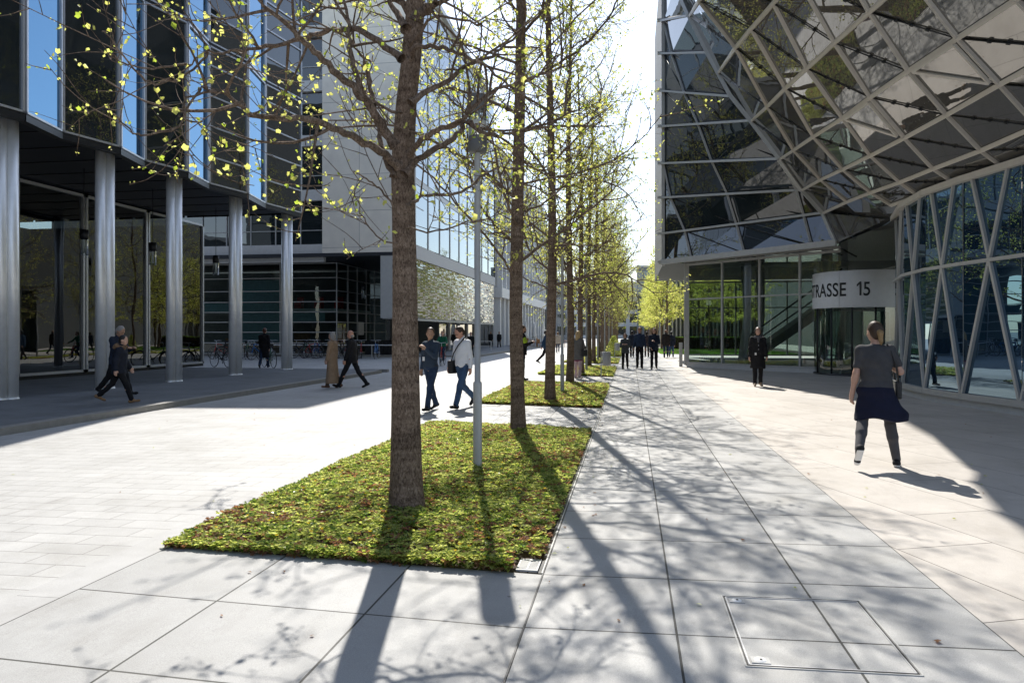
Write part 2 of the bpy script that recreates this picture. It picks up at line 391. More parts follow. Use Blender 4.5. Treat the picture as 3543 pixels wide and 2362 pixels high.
# shallow access cover outlines in the road
# ------------------------------------------------------------------ planters: soil beds and ground cover
def cover(name, y0, y1, nplants, seed, lite=1.0, flowers=60):
    rng = np.random.RandomState(seed)
    x = rng.uniform(XL - .015, XD - .045, nplants); y = rng.uniform(y0 - .025, y1 + .02, nplants)
    ne = nplants // 14
    x = np.concatenate([x, rng.uniform(XL - .01, XD - .06, ne), rng.uniform(XL - .03, XL + .05, ne)]); y = np.concatenate([y, rng.uniform(y0 - .035, y0 + .05, ne), rng.uniform(y0, y1, ne)])
    if seed == 1:
        k = ~((x > XD - .22) & (y < y0 + .28)); x, y = x[k], y[k]
    n = len(x); a0 = 0
    edge = np.minimum(np.minimum(x - XL, XD - x), np.minimum(y - y0, y1 - y))
    clump = .5 + .5 * np.sin(x * 3.1 + 1.3 * np.sin(y * 2.3)) * np.cos(y * 2.7 + x)
    hz = .012 + np.clip(edge, 0, .25) * .12 + .05 * clump * rng.rand(n) + .03 * rng.rand(n)
    z = 0.02 * (XD - x) + hz
    L = 6
    a0 = rng.rand(n) * 6.283
    size = rng.uniform(.020, .042, n) * lite
    V = []; F = []; MI = []
    patch = .5 + .5 * np.sin(x * 2.2 + 1.7 * np.sin(y * 1.6 + 1)) * np.sin(y * 1.9 + 1.2 * np.cos(x * 2.1)); litter = rng.rand(n) < .10 + .34 * patch ** 2
    kind = rng.choice([0, 1, 3], n, p=[.46, .30, .24]); kind[litter] = 2
    for j in range(L):
        a = a0 + 6.283 * j / L + rng.uniform(-.3, .3, n)
        tilt = rng.uniform(-.25, .75, n); tilt[litter] = rng.uniform(-.5, .5, litter.sum())
        s = size * rng.uniform(.75, 1.25, n); s[litter] *= 1.15
        dx, dy = np.cos(a), np.sin(a); nx, ny = -dy, dx
        base = np.stack([x + dx * .004, y + dy * .004, z], 1)
        h1 = s * .55 * np.sin(tilt); h2 = s * np.sin(tilt) - s * .12; w = s * rng.uniform(.3, .45, n); r1 = s * .55 * np.cos(tilt); r2 = s * np.cos(tilt)
        up = rng.uniform(.1, .3, n) * s
        v0 = base; v1 = base + np.stack([dx * r1 + nx * w, dy * r1 + ny * w, h1 + up], 1)
        v2 = base + np.stack([dx * r2, dy * r2, h2], 1); v3 = base + np.stack([dx * r1 - nx * w, dy * r1 - ny * w, h1 + up], 1)
        o = sum(len(q) for q in V); V.append(np.stack([v0, v1, v2, v3], 1).reshape(-1, 3))
        i = o + 4 * np.arange(n)
        F.append(np.stack([i, i + 1, i + 2, i + 3], 1)); k = kind.copy(); sw = rng.rand(n) < .18; k[sw & ~litter] = rng.choice([0, 1, 3], (sw & ~litter).sum()); MI.append(k)
    # yellow flowers: five petals
    nf = flowers
    fx = rng.uniform(XL + .15, XD - .1, nf); fy = y0 + (y1 - y0) * rng.beta(.9, 1.6, nf); fz = .02 * (XD - fx) + rng.uniform(.08, .14, nf)
    for j in range(5):
        a = 6.283 * j / 5 + rng.rand(nf); dx, dy = np.cos(a), np.sin(a); s = rng.uniform(.012, .02, nf)
        c = np.stack([fx, fy, fz], 1)
        v = np.stack([c, c + np.stack([dx * s * .6 - dy * s * .5, dy * s * .6 + dx * s * .5, s * .5], 1), c + np.stack([dx * s, dy * s, s * .6], 1), c + np.stack([dx * s * .6 + dy * s * .5, dy * s * .6 - dx * s * .5, s * .5], 1)], 1)
        o = sum(len(q) for q in V); V.append(v.reshape(-1, 3)); i = o + 4 * np.arange(nf); F.append(np.stack([i, i + 1, i + 2, i + 3], 1)); MI.append(np.full(nf, 4))
    o = npmesh("ground_cover", np.concatenate(V), np.concatenate(F), [M['gc1'], M['gc2'], M['gc3'], M['gc4'], M['flower']], np.concatenate(MI))
    return tag(o, kind='stuff')
for i, (y0, y1) in enumerate(PL):
    b = MB()
    ys = np.linspace(y0 + .004, y1 - .004, 12); xs = np.linspace(XL + .004, XD - .036, 8)
    for a, c in zip(xs[:-1], xs[1:]):
        for e, f in zip(ys[:-1], ys[1:]):
            hh = lambda p, q: gz(p) - .012 + min(.25, min(p - XL, XD - p, q - y0, y1 - q)) * .10
            b.quad((a, e, hh(a, e)), (c, e, hh(c, e)), (c, f, hh(c, f)), (a, f, hh(a, f)))
    tag(b.build("planter_bed", M['soil']), kind='structure')
    n = (17500, 9500, 6500, 4500, 3500, 2500, 2500, 2500, 2000, 2000)[i]
    cover("ground_cover", y0, y1, n, i + 1, (1, 1.3, 1.6, 1.9, 2.2, 2.4, 2.4, 2.4, 2.6, 2.6)[i], (110, 50, 24, 8, 8, 0, 0, 0, 0, 0)[i])
# lawn on the far right
rng = np.random.RandomState(5); n = 26000
x = rng.uniform(2.2, 12, n); y = 53.4 + 20 * rng.rand(n) ** 1.5; a = rng.rand(n) * 6.283; h = rng.uniform(.05, .11, n); w = .012
z = .04
V = np.stack([np.stack([x - np.cos(a) * w, y - np.sin(a) * w, np.full(n, z)], 1), np.stack([x + np.cos(a) * w, y + np.sin(a) * w, np.full(n, z)], 1),
              np.stack([x + rng.uniform(-.04, .04, n), y + rng.uniform(-.04, .04, n), z + h], 1)], 1).reshape(-1, 3)
tag(npmesh("lawn", V, np.arange(3 * n).reshape(-1, 3), M['grass']), kind='stuff')

# ------------------------------------------------------------------ left glass building with the colonnade
bA = thing("glass_building", "glass office block with zigzag bays of blue and dark panes over a colonnade", "building", (-16, 15, PZ))
def partA(mb, name, m, parent=None): 
    o = mb.build(name, m); o.location = (0, 0, 0)
    p = parent or bA; setp(o, p); o.matrix_parent_inverse = Matrix.Translation(-Vector(bA.location)) if parent is None else Matrix.Identity(4)
    return o
NA = [(-6.5, 0), (-4.7, 1), (-3.0, 0), (-1.3, 1), (.5, 0), (2.2, 1), (4.0, 0), (5.8, 1), (7.5, 0), (9.2, 1), (10.9, 0), (12.6, 1), (14.38, 0), (15.87, 1), (17.48, 0), (18.95, 1), (20.5, 0), (22.2, 1), (24.1, 0), (26.0, 1), (28.4, 0)]
XA = lambda k: -14.06 if k else -13.70
ZB = [6.62, 11.4, 16.4, 21.4]
def pane(pa, name, pts, inset, gm, fm, fw=.07, fd=.09, extra=()):
    """one glazed bay: pane plus aluminium frame as its sub-part. pts a,b,c,d counter-clockwise from outside"""
    a, b_, c, d = [Vector(p) for p in pts]; n = (b_ - a).cross(d - a).normalized()
    mb = MB(); mb.quad(a, b_, c, d); o = partA(mb, name, gm)
    f = MB(); e = n * .02
    for p, q in ((a, b_), (b_, c), (c, d), (d, a)):
        cen = (a + b_ + c + d) / 4; dirn = (q - p).normalized(); inn = n.cross(dirn)
        if inn.dot(cen - (p + q) / 2) < 0: inn = -inn
        f.bar(p + inn * fw / 2 + e - dirn * 0, q + inn * fw / 2 + e, fd, fw, up=inn)
    for h in extra:
        f.bar(a.lerp(d, h) + e, b_.lerp(c, h) + e, fd * .8, .05, up=(0, 0, 1))
    fo = f.build("frame", fm); setp(fo, o)
    return o
for s in range(3):
    for i, ((ya_, ka), (yb_, kb)) in enumerate(zip(NA[:-1], NA[1:])):
        if s == 2 and yb_ < 0: pass
        z0, z1 = ZB[s] + .04, ZB[s + 1] - .06
        p = [(XA(ka), yb_ if False else ya_ + .02, z0), (XA(kb), yb_ - .02, z0), (XA(kb), yb_ - .02, z1), (XA(ka), ya_ + .02, z1)]
        blue = ka == 0  # bays that mirror the sky take the sky-tinted glass
        far = ya_ > 20 and not blue
        if s == 2:
            mb = MB(); mb.quad(*p); partA(mb, "glass_pane", M['gA'] if blue else M['gB'])
        else:
            pane(bA, "glass_pane", p, 0, M['gA'] if blue else M['gB'], M['steel'], .05, .07, (.2, .42, .64, .86) if far else ())
for s in (1, 2):
    mb = MB()
    for (ya_, ka), (yb_, kb) in zip(NA[:-1], NA[1:]):
        mb.bar((XA(ka) - .02, ya_, ZB[s] - .01), (XA(kb) - .02, yb_, ZB[s] - .01), .10, .10)
    partA(mb, "floor_band", M['dark'])
mb = MB()
for (ya_, ka), (yb_, kb) in zip(NA[:-1], NA[1:]):
    mb.bar((XA(ka) - .06, ya_, 6.56), (XA(kb) - .06, yb_, 6.56), .2, .16)
partA(mb, "fascia", M['dark'])
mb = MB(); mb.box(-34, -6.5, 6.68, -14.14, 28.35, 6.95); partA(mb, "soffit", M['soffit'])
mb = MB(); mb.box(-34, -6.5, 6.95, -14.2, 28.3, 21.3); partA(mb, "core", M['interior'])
mb = MB(); mb.box(-34.2, -6.7, 21.4, -13.6, 28.6, 21.75); partA(mb, "roof", M['dark'])
for z0_, z1_ in ((6.62, 11.3), (11.4, 16.3), (16.4, 21.3)):
    for k in range(8):
        x1_ = -14.1 - k * 2.5; mb = MB(); mb.quad((x1_, 28.42, z0_), (x1_ - 2.4, 28.42, z0_), (x1_ - 2.4, 28.42, z1_), (x1_, 28.42, z1_)); partA(mb, "end_pane", M['gB'])
# dark ceiling strips
mb = MB()
for k in range(24):
    y = -6 + k * 1.45; mb.box(-19.3, y, 6.655, -14.2, y + .05, 6.678)
partA(mb, "soffit_joint", M['dark'])
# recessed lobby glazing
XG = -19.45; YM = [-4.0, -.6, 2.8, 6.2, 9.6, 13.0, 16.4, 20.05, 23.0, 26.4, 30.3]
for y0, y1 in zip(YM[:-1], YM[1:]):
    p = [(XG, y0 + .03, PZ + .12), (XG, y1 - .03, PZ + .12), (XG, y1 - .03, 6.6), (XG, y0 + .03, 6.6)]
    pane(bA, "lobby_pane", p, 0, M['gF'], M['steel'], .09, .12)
mb = MB(); mb.box(XG - .1, -6, PZ, XG + .02, 30.3, PZ + .12); partA(mb, "plinth", M['dark'])
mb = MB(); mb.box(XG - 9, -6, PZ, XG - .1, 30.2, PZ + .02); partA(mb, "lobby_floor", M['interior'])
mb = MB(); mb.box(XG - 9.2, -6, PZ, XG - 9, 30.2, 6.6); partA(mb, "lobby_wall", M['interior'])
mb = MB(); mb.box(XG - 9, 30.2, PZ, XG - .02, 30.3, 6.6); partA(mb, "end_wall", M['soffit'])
for y in (4, 11.5, 18.4, 25.5):
    mb = MB(); mb.tube([(XG - 1.6, y, PZ), (XG - 1.6, y, 6.6)], .22, 16); partA(mb, "lobby_pillar", M['column'])
# paired pillars
PILL = [(-14.25, 5.0), (-14.25, 8.1), (-14.25, 11.2), (-14.25, 14.3), (-14.25, 17.45), (-14.2, 20.4), (-14.2, 23.95), (-14.12, 27.75)]
for x, y in PILL:
    mb = MB(); mb.tube([(x, y, PZ), (x, y, 6.66)], .132, 28); mb.lathe([(.144, 0), (.144, .03), (.132, .035)], (x, y, PZ), 28)
    po = partA(mb, "pillar", M['column'])
    mb = MB(); mb.tube([(x + .09, y + .23, PZ), (x + .09, y + .23, 6.66)], .132, 28); mb.lathe([(.144, 0), (.144, .03), (.132, .035)], (x + .09, y + .23, PZ), 28); po2 = mb.build("twin_shaft", M['column']); setp(po2, po)
# pendant lamps hanging from the soffit
pend0 = None
for i, (px, pyt, t_, lab) in enumerate([(291, 795, 22.0, "glass pendant lamp under the colonnade soffit, between the second pillar and the lobby glass"),
                              (528.5, 840, 25.2, "glass pendant lamp under the colonnade soffit just left of the third pillar"),
                              (747, 884, 29.0, "glass pendant lamp hanging left of the fourth pillar, in front of the café")]):
    p = pix(px, pyt, t_)
    if pend0 is None:
        t = thing("pendant_lamp", lab, "lamp", p, 0, "pendant lamps of the colonnade"); pend0 = t
        mb = MB(); mb.tube([(0, 0, 0), (0, 0, 2.0)], .012, 6); mb.build("rod", M['dark'], t)
        mb = MB(); mb.lathe([(.001, .0), (.125, .0), (.125, -.30), (.001, -.30)], n=20); mb.build("cap", M['dark'], t)
        mb = MB(); mb.lathe([(.115, -.30), (.115, -.78), (.105, -.78), (.105, -.30)], n=20); mb.build("glass_shade", M['lens'], t)
        mb = MB(); mb.lathe([(.04, -.30), (.04, -.72), (.001, -.72)], n=12); mb.build("frosted_tube", M['frost'], t)
    else: dup(pend0, p, 0, lab)

# ------------------------------------------------------------------ stone and glass building beyond the side street
bB = thing("stone_building", "pale limestone block with glazed street side over a dark glass café", "building", (-16, 50, 0))
def partB(mb, name, m, parent=None):
    o = mb.build(name, m); setp(o, parent or bB)
    if parent is None: o.matrix_parent_inverse = Matrix.Translation(-Vector(bB.location))
    return o
YF = 43.4; XS = -14.0
mb = MB(); mb.box(-19.5, YF, 6.72, XS - .02, 50.5, 31); partB(mb, "stone_wall", M['stone'])
mb = MB(); mb.box(-40, YF + .5, 31, -19.5, 50.5, 31.3); partB(mb, "wing_roof", M['offw'])
# window strip left of the stone: floors with glazing and pale spandrels
mb = MB(); mb.box(-40, YF + .9, 6.72, -19.5, 50.4, 31); partB(mb, "wing_core", M['interior'])
for k in range(7):
    z = 7.35 + 3.55 * k
    for j in range(6):
        x1 = -19.55 - j * 1.75
        mb = MB(); mb.quad((x1 - 1.7, YF + .6, z), (x1, YF + .6, z), (x1, YF + .6, z + 2.75), (x1 - 1.7, YF + .6, z + 2.75)); w = partB(mb, "window", M['gB'])
        f = MB(); f.box(x1 - 1.72, YF + .52, z, x1 - 1.66, YF + .62, z + 2.75); f.box(x1 - 1.66, YF + .54, z + .9, x1, YF + .61, z + .95); f.box(x1 - 1.66, YF + .5, z - .04, x1, YF + .62, z + .02)
        setp(f.build("window_frame", M['alu']), w)
    mb = MB(); mb.box(-40, YF + .35, z - .72, -19.5, YF + .9, z - .02); partB(mb, "spandrel", M['offw'])
# balustrade of the lowest window strip
mb = MB(); mb.box(-34, YF + .30, 6.2, -19.5, YF + .55, 6.65); partB(mb, "balcony_edge", M['offw'])
# soffit, café glazing
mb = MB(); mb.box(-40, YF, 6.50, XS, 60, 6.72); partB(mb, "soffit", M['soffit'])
XC, YC = -19.85, 46.6
hs = [PZ + .05, .9, 1.65, 2.35, 3.05, 3.75, 4.5, 5.4, 6.4]
xs = [-38, -34.5, -31, -27.5, -24, XC]
for x0_, x1_ in zip(xs[:-1], xs[1:]):
    mb = MB(); mb.quad((x0_, YC, PZ), (x1_, YC, PZ), (x1_, YC, 6.45), (x0_, YC, 6.45)); w = partB(mb, "cafe_window", M['gK'])
    f = MB()
    for h in hs: f.box(x0_, YC - .06, h - .03, x1_, YC - .005, h + .03)
    f.box(x1_ - .05, YC - .07, PZ, x1_ + .02, YC - .01, 6.45)
    setp(f.build("window_frame", M['alu']), w)
ys = [YC, 48.4, 50.2, 52.0, 53.8, 56.6]
for y0_, y1_ in zip(ys[:-1], ys[1:]):
    mb = MB(); mb.quad((XC, y0_, PZ), (XC, y1_, PZ), (XC, y1_, 6.45), (XC, y0_, 6.45)); w = partB(mb, "cafe_window", M['gK'])
    f = MB()
    for h in hs: f.box(XC + .005, y0_, h - .025, XC + .06, y1_, h + .025)
    f.box(XC + .01, y1_ - .05, PZ, XC + .07, y1_ + .02, 6.45)
    setp(f.build("window_frame", M['alu']), w)
mb = MB(); mb.box(-38, YC + 7, PZ, XC - .3, YC + 7.2, 6.4); partB(mb, "cafe_back_wall", M['interior'])
mb = MB(); mb.box(-38, YC + .2, 3.1, XC - .2, YC + 7, 3.3); partB(mb, "cafe_floor", M['intw'])
mb = MB(); mb.box(-30, YC + 3, PZ, -25, YC + 3.6, 1.2); mb.box(-24, YC + 2, PZ, -23, YC + 2.5, 1.6); partB(mb, "cafe_counter", M['wood'])
for k in range(6):
    mb = MB(); x = -28 + k * 1.5
    mb.box(x, YC + 1, 3.3, x + .5, YC + 1.5, 3.75); mb.box(x, YC + 1.45, 3.75, x + .5, YC + 1.5, 4.15); partB(mb, "cafe_chair", M['red'])
for x0_, z0_, z1_ in ((-30.9, 3.1, 3.7), (-27.4, .95, 3.7), (-27.4, 3.8, 5.3), (-24, 2.4, 3.0), (-34, .95, 2.3)):
    mb = MB(); mb.box(x0_, YC + .12, z0_, x0_ + 3.2, YC + .16, z1_); partB(mb, "cafe_blind", M['teal'])
# hung screen of glass louvres along the street
mb = MB(); mb.box(-15.6, YF + .02, 2.55, XS - .12, YF + .4, 6.5); partB(mb, "screen_end", M['alu'])
mb = MB(); mb.box(-15.6, YF + .4, 2.5, XS - .25, 73.4, 2.62); mb.box(XS - .25, YF + .02, 2.42, XS + .02, 73.4, 2.55); partB(mb, "screen_rail", M['alu'])
rng = np.random.RandomState(3)
pl_y = np.linspace(YF + .42, 73.4, 17)
mb = MB(); mb.box(-15.2, YF + .4, 2.62, XS - .3, 73.4, 6.5); partB(mb, "screen_backing", M['interior'])
for y0_, y1_ in zip(pl_y[:-1], pl_y[1:]):
    mb = MB(); z = 2.6
    while z < 6.45:
        for q in range(3):
            a0_, a1_ = y0_ + (y1_ - y0_) * q / 3, y0_ + (y1_ - y0_) * (q + 1) / 3 - .02
            t1, t2 = rng.uniform(-.013, .004), rng.uniform(-.006, .006)
            mb.quad((XS - .03 + t1, a0_, z), (XS - .03 + t1 + t2, a1_, z), (XS - .03 - t1 + t2, a1_, z + .075), (XS - .03 - t1, a0_, z + .075))
        z += .08
    partB(mb, "louvre_panel", M['louvre'])
mb = MB(); mb.box(XS - .3, YF + .02, 6.5, XS + .12, 73.4, 7.35); partB(mb, "stone_fascia", M['offw'])
# glazed street side, four storeys
mb = MB(); mb.box(-34, 45.6, 7.35, XS - .3, 73.3, 25.2); partB(mb, "side_core", M['interior'])
mb = MB(); mb.box(-34, 50.5, 25.2, XS + .35, 73.5, 25.6); partB(mb, "roof", M['alu'])
ysd = np.linspace(45.6, 73.3, 10); zs = [7.35, 11.8, 16.3, 20.8, 25.2]
mb = MB(); mb.box(XS - .3, YF + .02, 7.35, XS, 45.55, 31); partB(mb, "stone_return", M['stone'])
for y0_, y1_ in zip(ysd[:-1], ysd[1:]):
    for z0_, z1_ in zip(zs[:-1], zs[1:]):
        mb = MB(); mb.quad((XS, y0_ + .05, z0_ + .1), (XS, y1_ - .05, z0_ + .1), (XS, y1_ - .05, z1_ - .35), (XS, y0_ + .05, z1_ - .35)); w = partB(mb, "side_window", M['gS'])
        f = MB(); f.box(XS - .05, y0_ - .06, z0_, XS + .05, y0_ + .06, z1_); f.box(XS - .05, y0_ + .06, z1_ - .34, XS + .04, y1_ - .06, z1_)
        ym = y0_ + (y1_ - y0_) * .66; f.box(XS + .005, y0_ + .06, z0_ + 2.6, XS + .025, ym - .03, z0_ + 2.66)
        setp(f.build("window_frame", M['alu']), w)
# shop fronts under the screen
mb = MB(); mb.box(-20, 58, PZ, -15.8, 73.3, 6.5); partB(mb, "shop_wall", M['interior'])
for k, (y0_, y1_) in enumerate([(58.2, 61), (61.4, 64.6), (65, 68), (68.4, 71.4)]):
    mb = MB(); mb.quad((-15.75, y0_, PZ + .1), (-15.75, y1_, PZ + .1), (-15.75, y1_, 2.4), (-15.75, y0_, 2.4)); partB(mb, "shop_window", M['gB'])
    mb = MB(); mb.box(-15.8, y1_, PZ, -15.6, y1_ + .38, 2.5); partB(mb, "shop_pier", M['offw'])
# low dark barrier beside the café
o = MB(); o.box(-18.2, 47.5, PZ, -15.9, 47.9, 1.05); o.box(-18.25, 47.45, 1.05, -15.85, 47.95, 1.1)
for k in range(9): o.box(-18.1 + k * .26, 47.46, PZ + .08, -17.95 + k * .26, 47.5, 1.0)
tag(o.build("barrier", M['dark']), "low black planter screen beside the glazed café corner", "barrier")
t = thing("notice_board", "small pale notice board behind the café glass beside the black screen", "sign", (-18.6, 50.8, PZ))
MB().box(XC + .08 + 18.6, -.55, 1.35, XC + .1 + 18.6, .55, 2.3).build("board", M['offw'], t)
# second hanging lamp outside the café
dup(pend0, pix(1258, 985, 49), 0, "glass pendant lamp hanging by the café's glazed corner, beyond the pillars", scale=1.25)

# ------------------------------------------------------------------ buildings farther along the left
bC = thing("white_office", "white rendered office with deep upright fins and a pillared ground floor", "building", (-16, 98, PZ))
def partC(mb, name, m, parent=None):
    o = mb.build(name, m); setp(o, parent or bC)
    if parent is None: o.matrix_parent_inverse = Matrix.Translation(-Vector(bC.location))
    return o
mb = MB(); mb.box(-34, 78, 6.6, XS - .5, 120, 22); partC(mb, "wall", M['offw'])
mb = MB(); mb.box(-34, 78.5, PZ, -17.5, 119.5, 6.0); partC(mb, "ground_floor", M['gB'])
mb = MB(); mb.box(-34, 77.9, 5.5, XS + .05, 120.1, 6.6); partC(mb, "white_band", M['white'])
mb = MB(); mb.box(-34, 77.9, 22, XS - .3, 120.1, 22.5); partC(mb, "roof", M['white'])
for k in range(16):
    y = 78.2 + k * 2.75
    mb = MB(); mb.box(-15.0, y, PZ, -14.2, y + .55, 5.5); partC(mb, "pillar", M['white'])
    mb = MB(); mb.box(XS - .5, y, 6.6, XS, y + .35, 22); partC(mb, "fin", M['white'])
    for z in (7.2, 11.0, 14.8, 18.5):
        mb = MB(); mb.quad((XS - .46, y + .4, z), (XS - .46, y + 2.7, z), (XS - .46, y + 2.7, z + 2.9), (XS - .46, y + .4, z + 2.9)); partC(mb, "window", M['gB'])
for k in range(6):
    mb = MB(); mb.quad((-33 + k * 3.1, 77.96, 7.2), (-30.3 + k * 3.1, 77.96, 7.2), (-30.3 + k * 3.1, 77.96, 20.6), (-33 + k * 3.1, 77.96, 20.6)); partC(mb, "end_window", M['gB'])
def far_block(name, lab, x0, y0, x1, y1, h, wm, win, floors, side='x', cols=10):
    t = thing(name, lab, "building", ((x0 + x1) / 2, (y0 + y1) / 2, 0)); inv = Matrix.Translation(-Vector(t.location))
    def P(mb, n, m): o = mb.build(n, m); setp(o, t); o.matrix_parent_inverse = inv; return o
    P(MB().box(x0, y0, 0, x1, y1, h), "wall", wm); P(MB().box(x0 - .2, y0 - .2, h, x1 + .2, y1 + .2, h + .5), "roof", M['alu'])
    fh = (h - 1) / floors
    for f in range(floors):
        for c in range(cols):
            if side == 'x':
                a = y0 + (y1 - y0) * (c + .15) / cols; e = y0 + (y1 - y0) * (c + .85) / cols
                P(MB().box(x1 - .1, a, .8 + f * fh, x1 + .03, e, .8 + f * fh + fh * .68), "window", win)
            else:
                a = x0 + (x1 - x0) * (c + .15) / cols; e = x0 + (x1 - x0) * (c + .85) / cols
                P(MB().box(a, y0 - .03, .8 + f * fh, e, y0 + .1, .8 + f * fh + fh * .68), "window", win)
    return t
far_block("dark_office", "grey office block beyond the white finned office on the left", -34, 126, -13.2, 165, 19, M['interior'], M['gB'], 5, 'x', 9)
far_block("distant_office", "pale office across the far end of the tree lined street", -30, 215, 3, 240, 16, M['offw'], M['gB'], 4, 'y', 9)
far_block("distant_tower", "grey green tower rising over the trees at the end of the path", 2.0, 205, 12, 225, 20, M['interior'], M['gB'], 6, 'y', 6)

t = far_block("park_office", "office block beyond the leaning building, mirrored in the lobby glass", 20, 50, 44, 175, 20, M['interior'], M['gB'], 5, 'y', 6)
t = far_block("added_west_block", "unseen dark block added on the left to darken the café reflections", -80, -46, -64, 60, 16, M['mirwall'], M['gB'], 4, 'x', 10)  # unseen block added to keep bright horizon out of the café glass
t = far_block("added_rear_block", "unseen block added behind the viewpoint to darken the café reflections", -60, -62, 60, -46, 17, M['mirwall'], M['gB'], 4, 'y', 4)  # added out of view so the café glass mirrors something dark

rng = np.random.RandomState(12); n = 260
x = np.concatenate([rng.uniform(-9, 7, n), XD + .03 + rng.rand(90) ** 2 * .5]); y = np.concatenate([rng.uniform(2.5, 26, n), rng.uniform(4, 30, 90)]); m_ = len(x)
keep = ~((x > XL) & (x < XD) & np.array([any(p - .05 < q < r + .05 for p, r in PL) for q in y])); x, y = x[keep], y[keep]; m_ = len(x)
z = np.array([gz(q) for q in x]) + .006; a = rng.rand(m_) * 6.28; s = rng.uniform(.008, .026, m_); q = s * rng.uniform(.4, .8, m_)
V = np.stack([np.stack([x + np.cos(a) * s, y + np.sin(a) * s, z + .004], 1), np.stack([x - np.sin(a) * q, y + np.cos(a) * q, z + rng.rand(m_) * .012], 1), np.stack([x - np.cos(a) * s, y - np.sin(a) * s, z + .003], 1), np.stack([x + np.sin(a) * q, y - np.cos(a) * q, z + rng.rand(m_) * .012], 1)], 1).reshape(-1, 3)
tag(npmesh("fallen_leaves", V, np.arange(4 * m_).reshape(-1, 4), [M['gc3'], M['gc2']], (rng.rand(m_) < .3).astype(int)), kind='stuff')
# ------------------------------------------------------------------ leaning glass building on the right
bG = thing("leaning_glass_building", "faceted glass building leaning out over the plaza on a lattice of taupe beams", "building", (9, 24, .05))
GI = Matrix.Translation(-Vector(bG.location))
def partG(mb, name, m, parent=None):
    o = mb.build(name, m); setp(o, parent or bG)
    if parent is None: o.matrix_parent_inverse = GI
    return o
BC = [(12.5, .0), (10.4, 6.0), (8.7, 10.5), (7.85, 13.5), (7.5, 15.3), (7.09, 16.6), (6.90, 18.7), (7.35, 22.5), (7.9, 27), (8.75, 33.4)]
def x0c(y):
    ys = [p[1] for p in BC]; xs = [p[0] for p in BC]; return float(np.interp(y, ys, xs))
def xc(y, z):
    h_ = z - 5.0; w_ = min(1, max(0, (34 - y) / 19))        # flatter and more overhead towards the plaza
    return x0c(y) - (1 - w_) * .565 * h_ - w_ * (9.2 * (1 - math.exp(-h_ / 5.0)) if h_ > 0 else 1.84 * h_)
def c6(cx_, cy_): return 2250 + cx_ * .5497, cy_ * .5497
def onC(cx_, cy_):
    """point of the leaning surface in direction of a photo position (found once, then it is plain geometry)"""
    d = ray(*c6(cx_, cy_)); lo, hi = 3.0, 60.0
    f = lambda t: d.x * t - xc(d.y * t, CAMH + d.z * t)
    if f(lo) > 0: lo = 1.0
    for _ in range(60):
        m_ = (lo + hi) / 2
        if f(m_) > 0: hi = m_
        else: lo = m_
    return d * lo + Vector((0, 0, CAMH))
AL = {
 -1: {0: (250, 100), 1: (310, 5)},
 0: {0: (430, 460), 1: (540, 300), 2: (640, 180), 3: (780, 20)},
 1: {0: (640, 760), 1: (740, 670), 2: (855, 555), 3: (990, 430), 4: (1165, 268), 5: (1385, 75), 6: (1640, -150)},
 2: {0: (820, 1000), 1: (905, 945), 2: (1030, 860), 3: (1215, 742), 4: (1390, 612), 5: (1630, 445), 6: (1940, 240), 7: (2310, -5)},
 3: {0: (960, 1195), 1: (1075, 1130), 2: (1215, 1065), 3: (1390, 978), 4: (1605, 866), 5: (1870, 722), 6: (2205, 530), 7: (2620, 300)},
 4: {0: (1090, 1340), 1: (1240, 1270), 2: (1390, 1210), 3: (1575, 1145), 4: (1785, 1060), 5: (2085, 945), 6: (2440, 790), 7: (2900, 580)},
 5: {2: (1520, 1290), 3: (1690, 1228), 4: (1910, 1142), 5: (2220, 1045), 6: (2560, 935)},
}
# rows above the picture continue the same lattice
AL[0].update({4: (930, -150), 5: (1130, -370), 6: (1380, -610)}); AL[1][7] = (1960, -430); AL[2][8] = (2780, -310); AL[3][8] = (3180, -20); AL[-1].update({2: (400, -120), 3: (540, -310)})
NODE = {}
for a in AL:
    for bb, q in AL[a].items(): NODE[(a, bb)] = onC(*q)
NODE[(0, 0)] = pix(*c6(430, 460), 28.0)
lat = MB(); nrm = Vector((-.86, .0, -.5))
def lbar(mb, p, q, w, h, off=0.0, up=nrm): mb.bar(p + nrm * off, q + nrm * off, h, w, up=(q - p).cross(nrm)) 
seen = set(); rodmb = []
for (a, bb), p in NODE.items():
    for da, db in ((0, 1), (1, 0)):
        q = NODE.get((a + da, bb + db))
        if q is None or (a == -1 and da == 1 and bb > 1): continue
        w = .09 if da == 0 else .066
        m_ = MB(); lbar(m_, p, q, w, .06, .02 if da == 0 else .017)
        lbar(m_, p, q, w * .22, .08, .028 if da == 0 else .024)
        partG(m_, "lattice_beam", M['alud'])
for (a, bb), p in NODE.items():
    q, r_, s_ = NODE.get((a, bb + 1)), NODE.get((a + 1, bb + 1)), NODE.get((a + 1, bb))
    if q is None or r_ is None or s_ is None: continue
    c = (p + q + r_ + s_) / 4
    for tri in ((p, q, r_), (p, r_, s_)):
        m_ = MB(); jit = [random.uniform(-.012, .012) for _ in range(3)]
        m_.add([t_ + nrm * j_ for t_, j_ in zip(tri, jit)], [(0, 1, 2)])
        w = partG(m_, "canopy_pane", M['gD'])
    rod = MB(); rod.tube([p + nrm * .02, r_ + nrm * .02], .013, 6)
    for f_ in (.32, .5, .68): 
        e = p.lerp(r_, f_) + nrm * .025; dd = (r_ - p).normalized() * .03; rod.tube([e - dd, e + dd], .028, 6)
    partG(rod, "seam_rod", M['dark'])
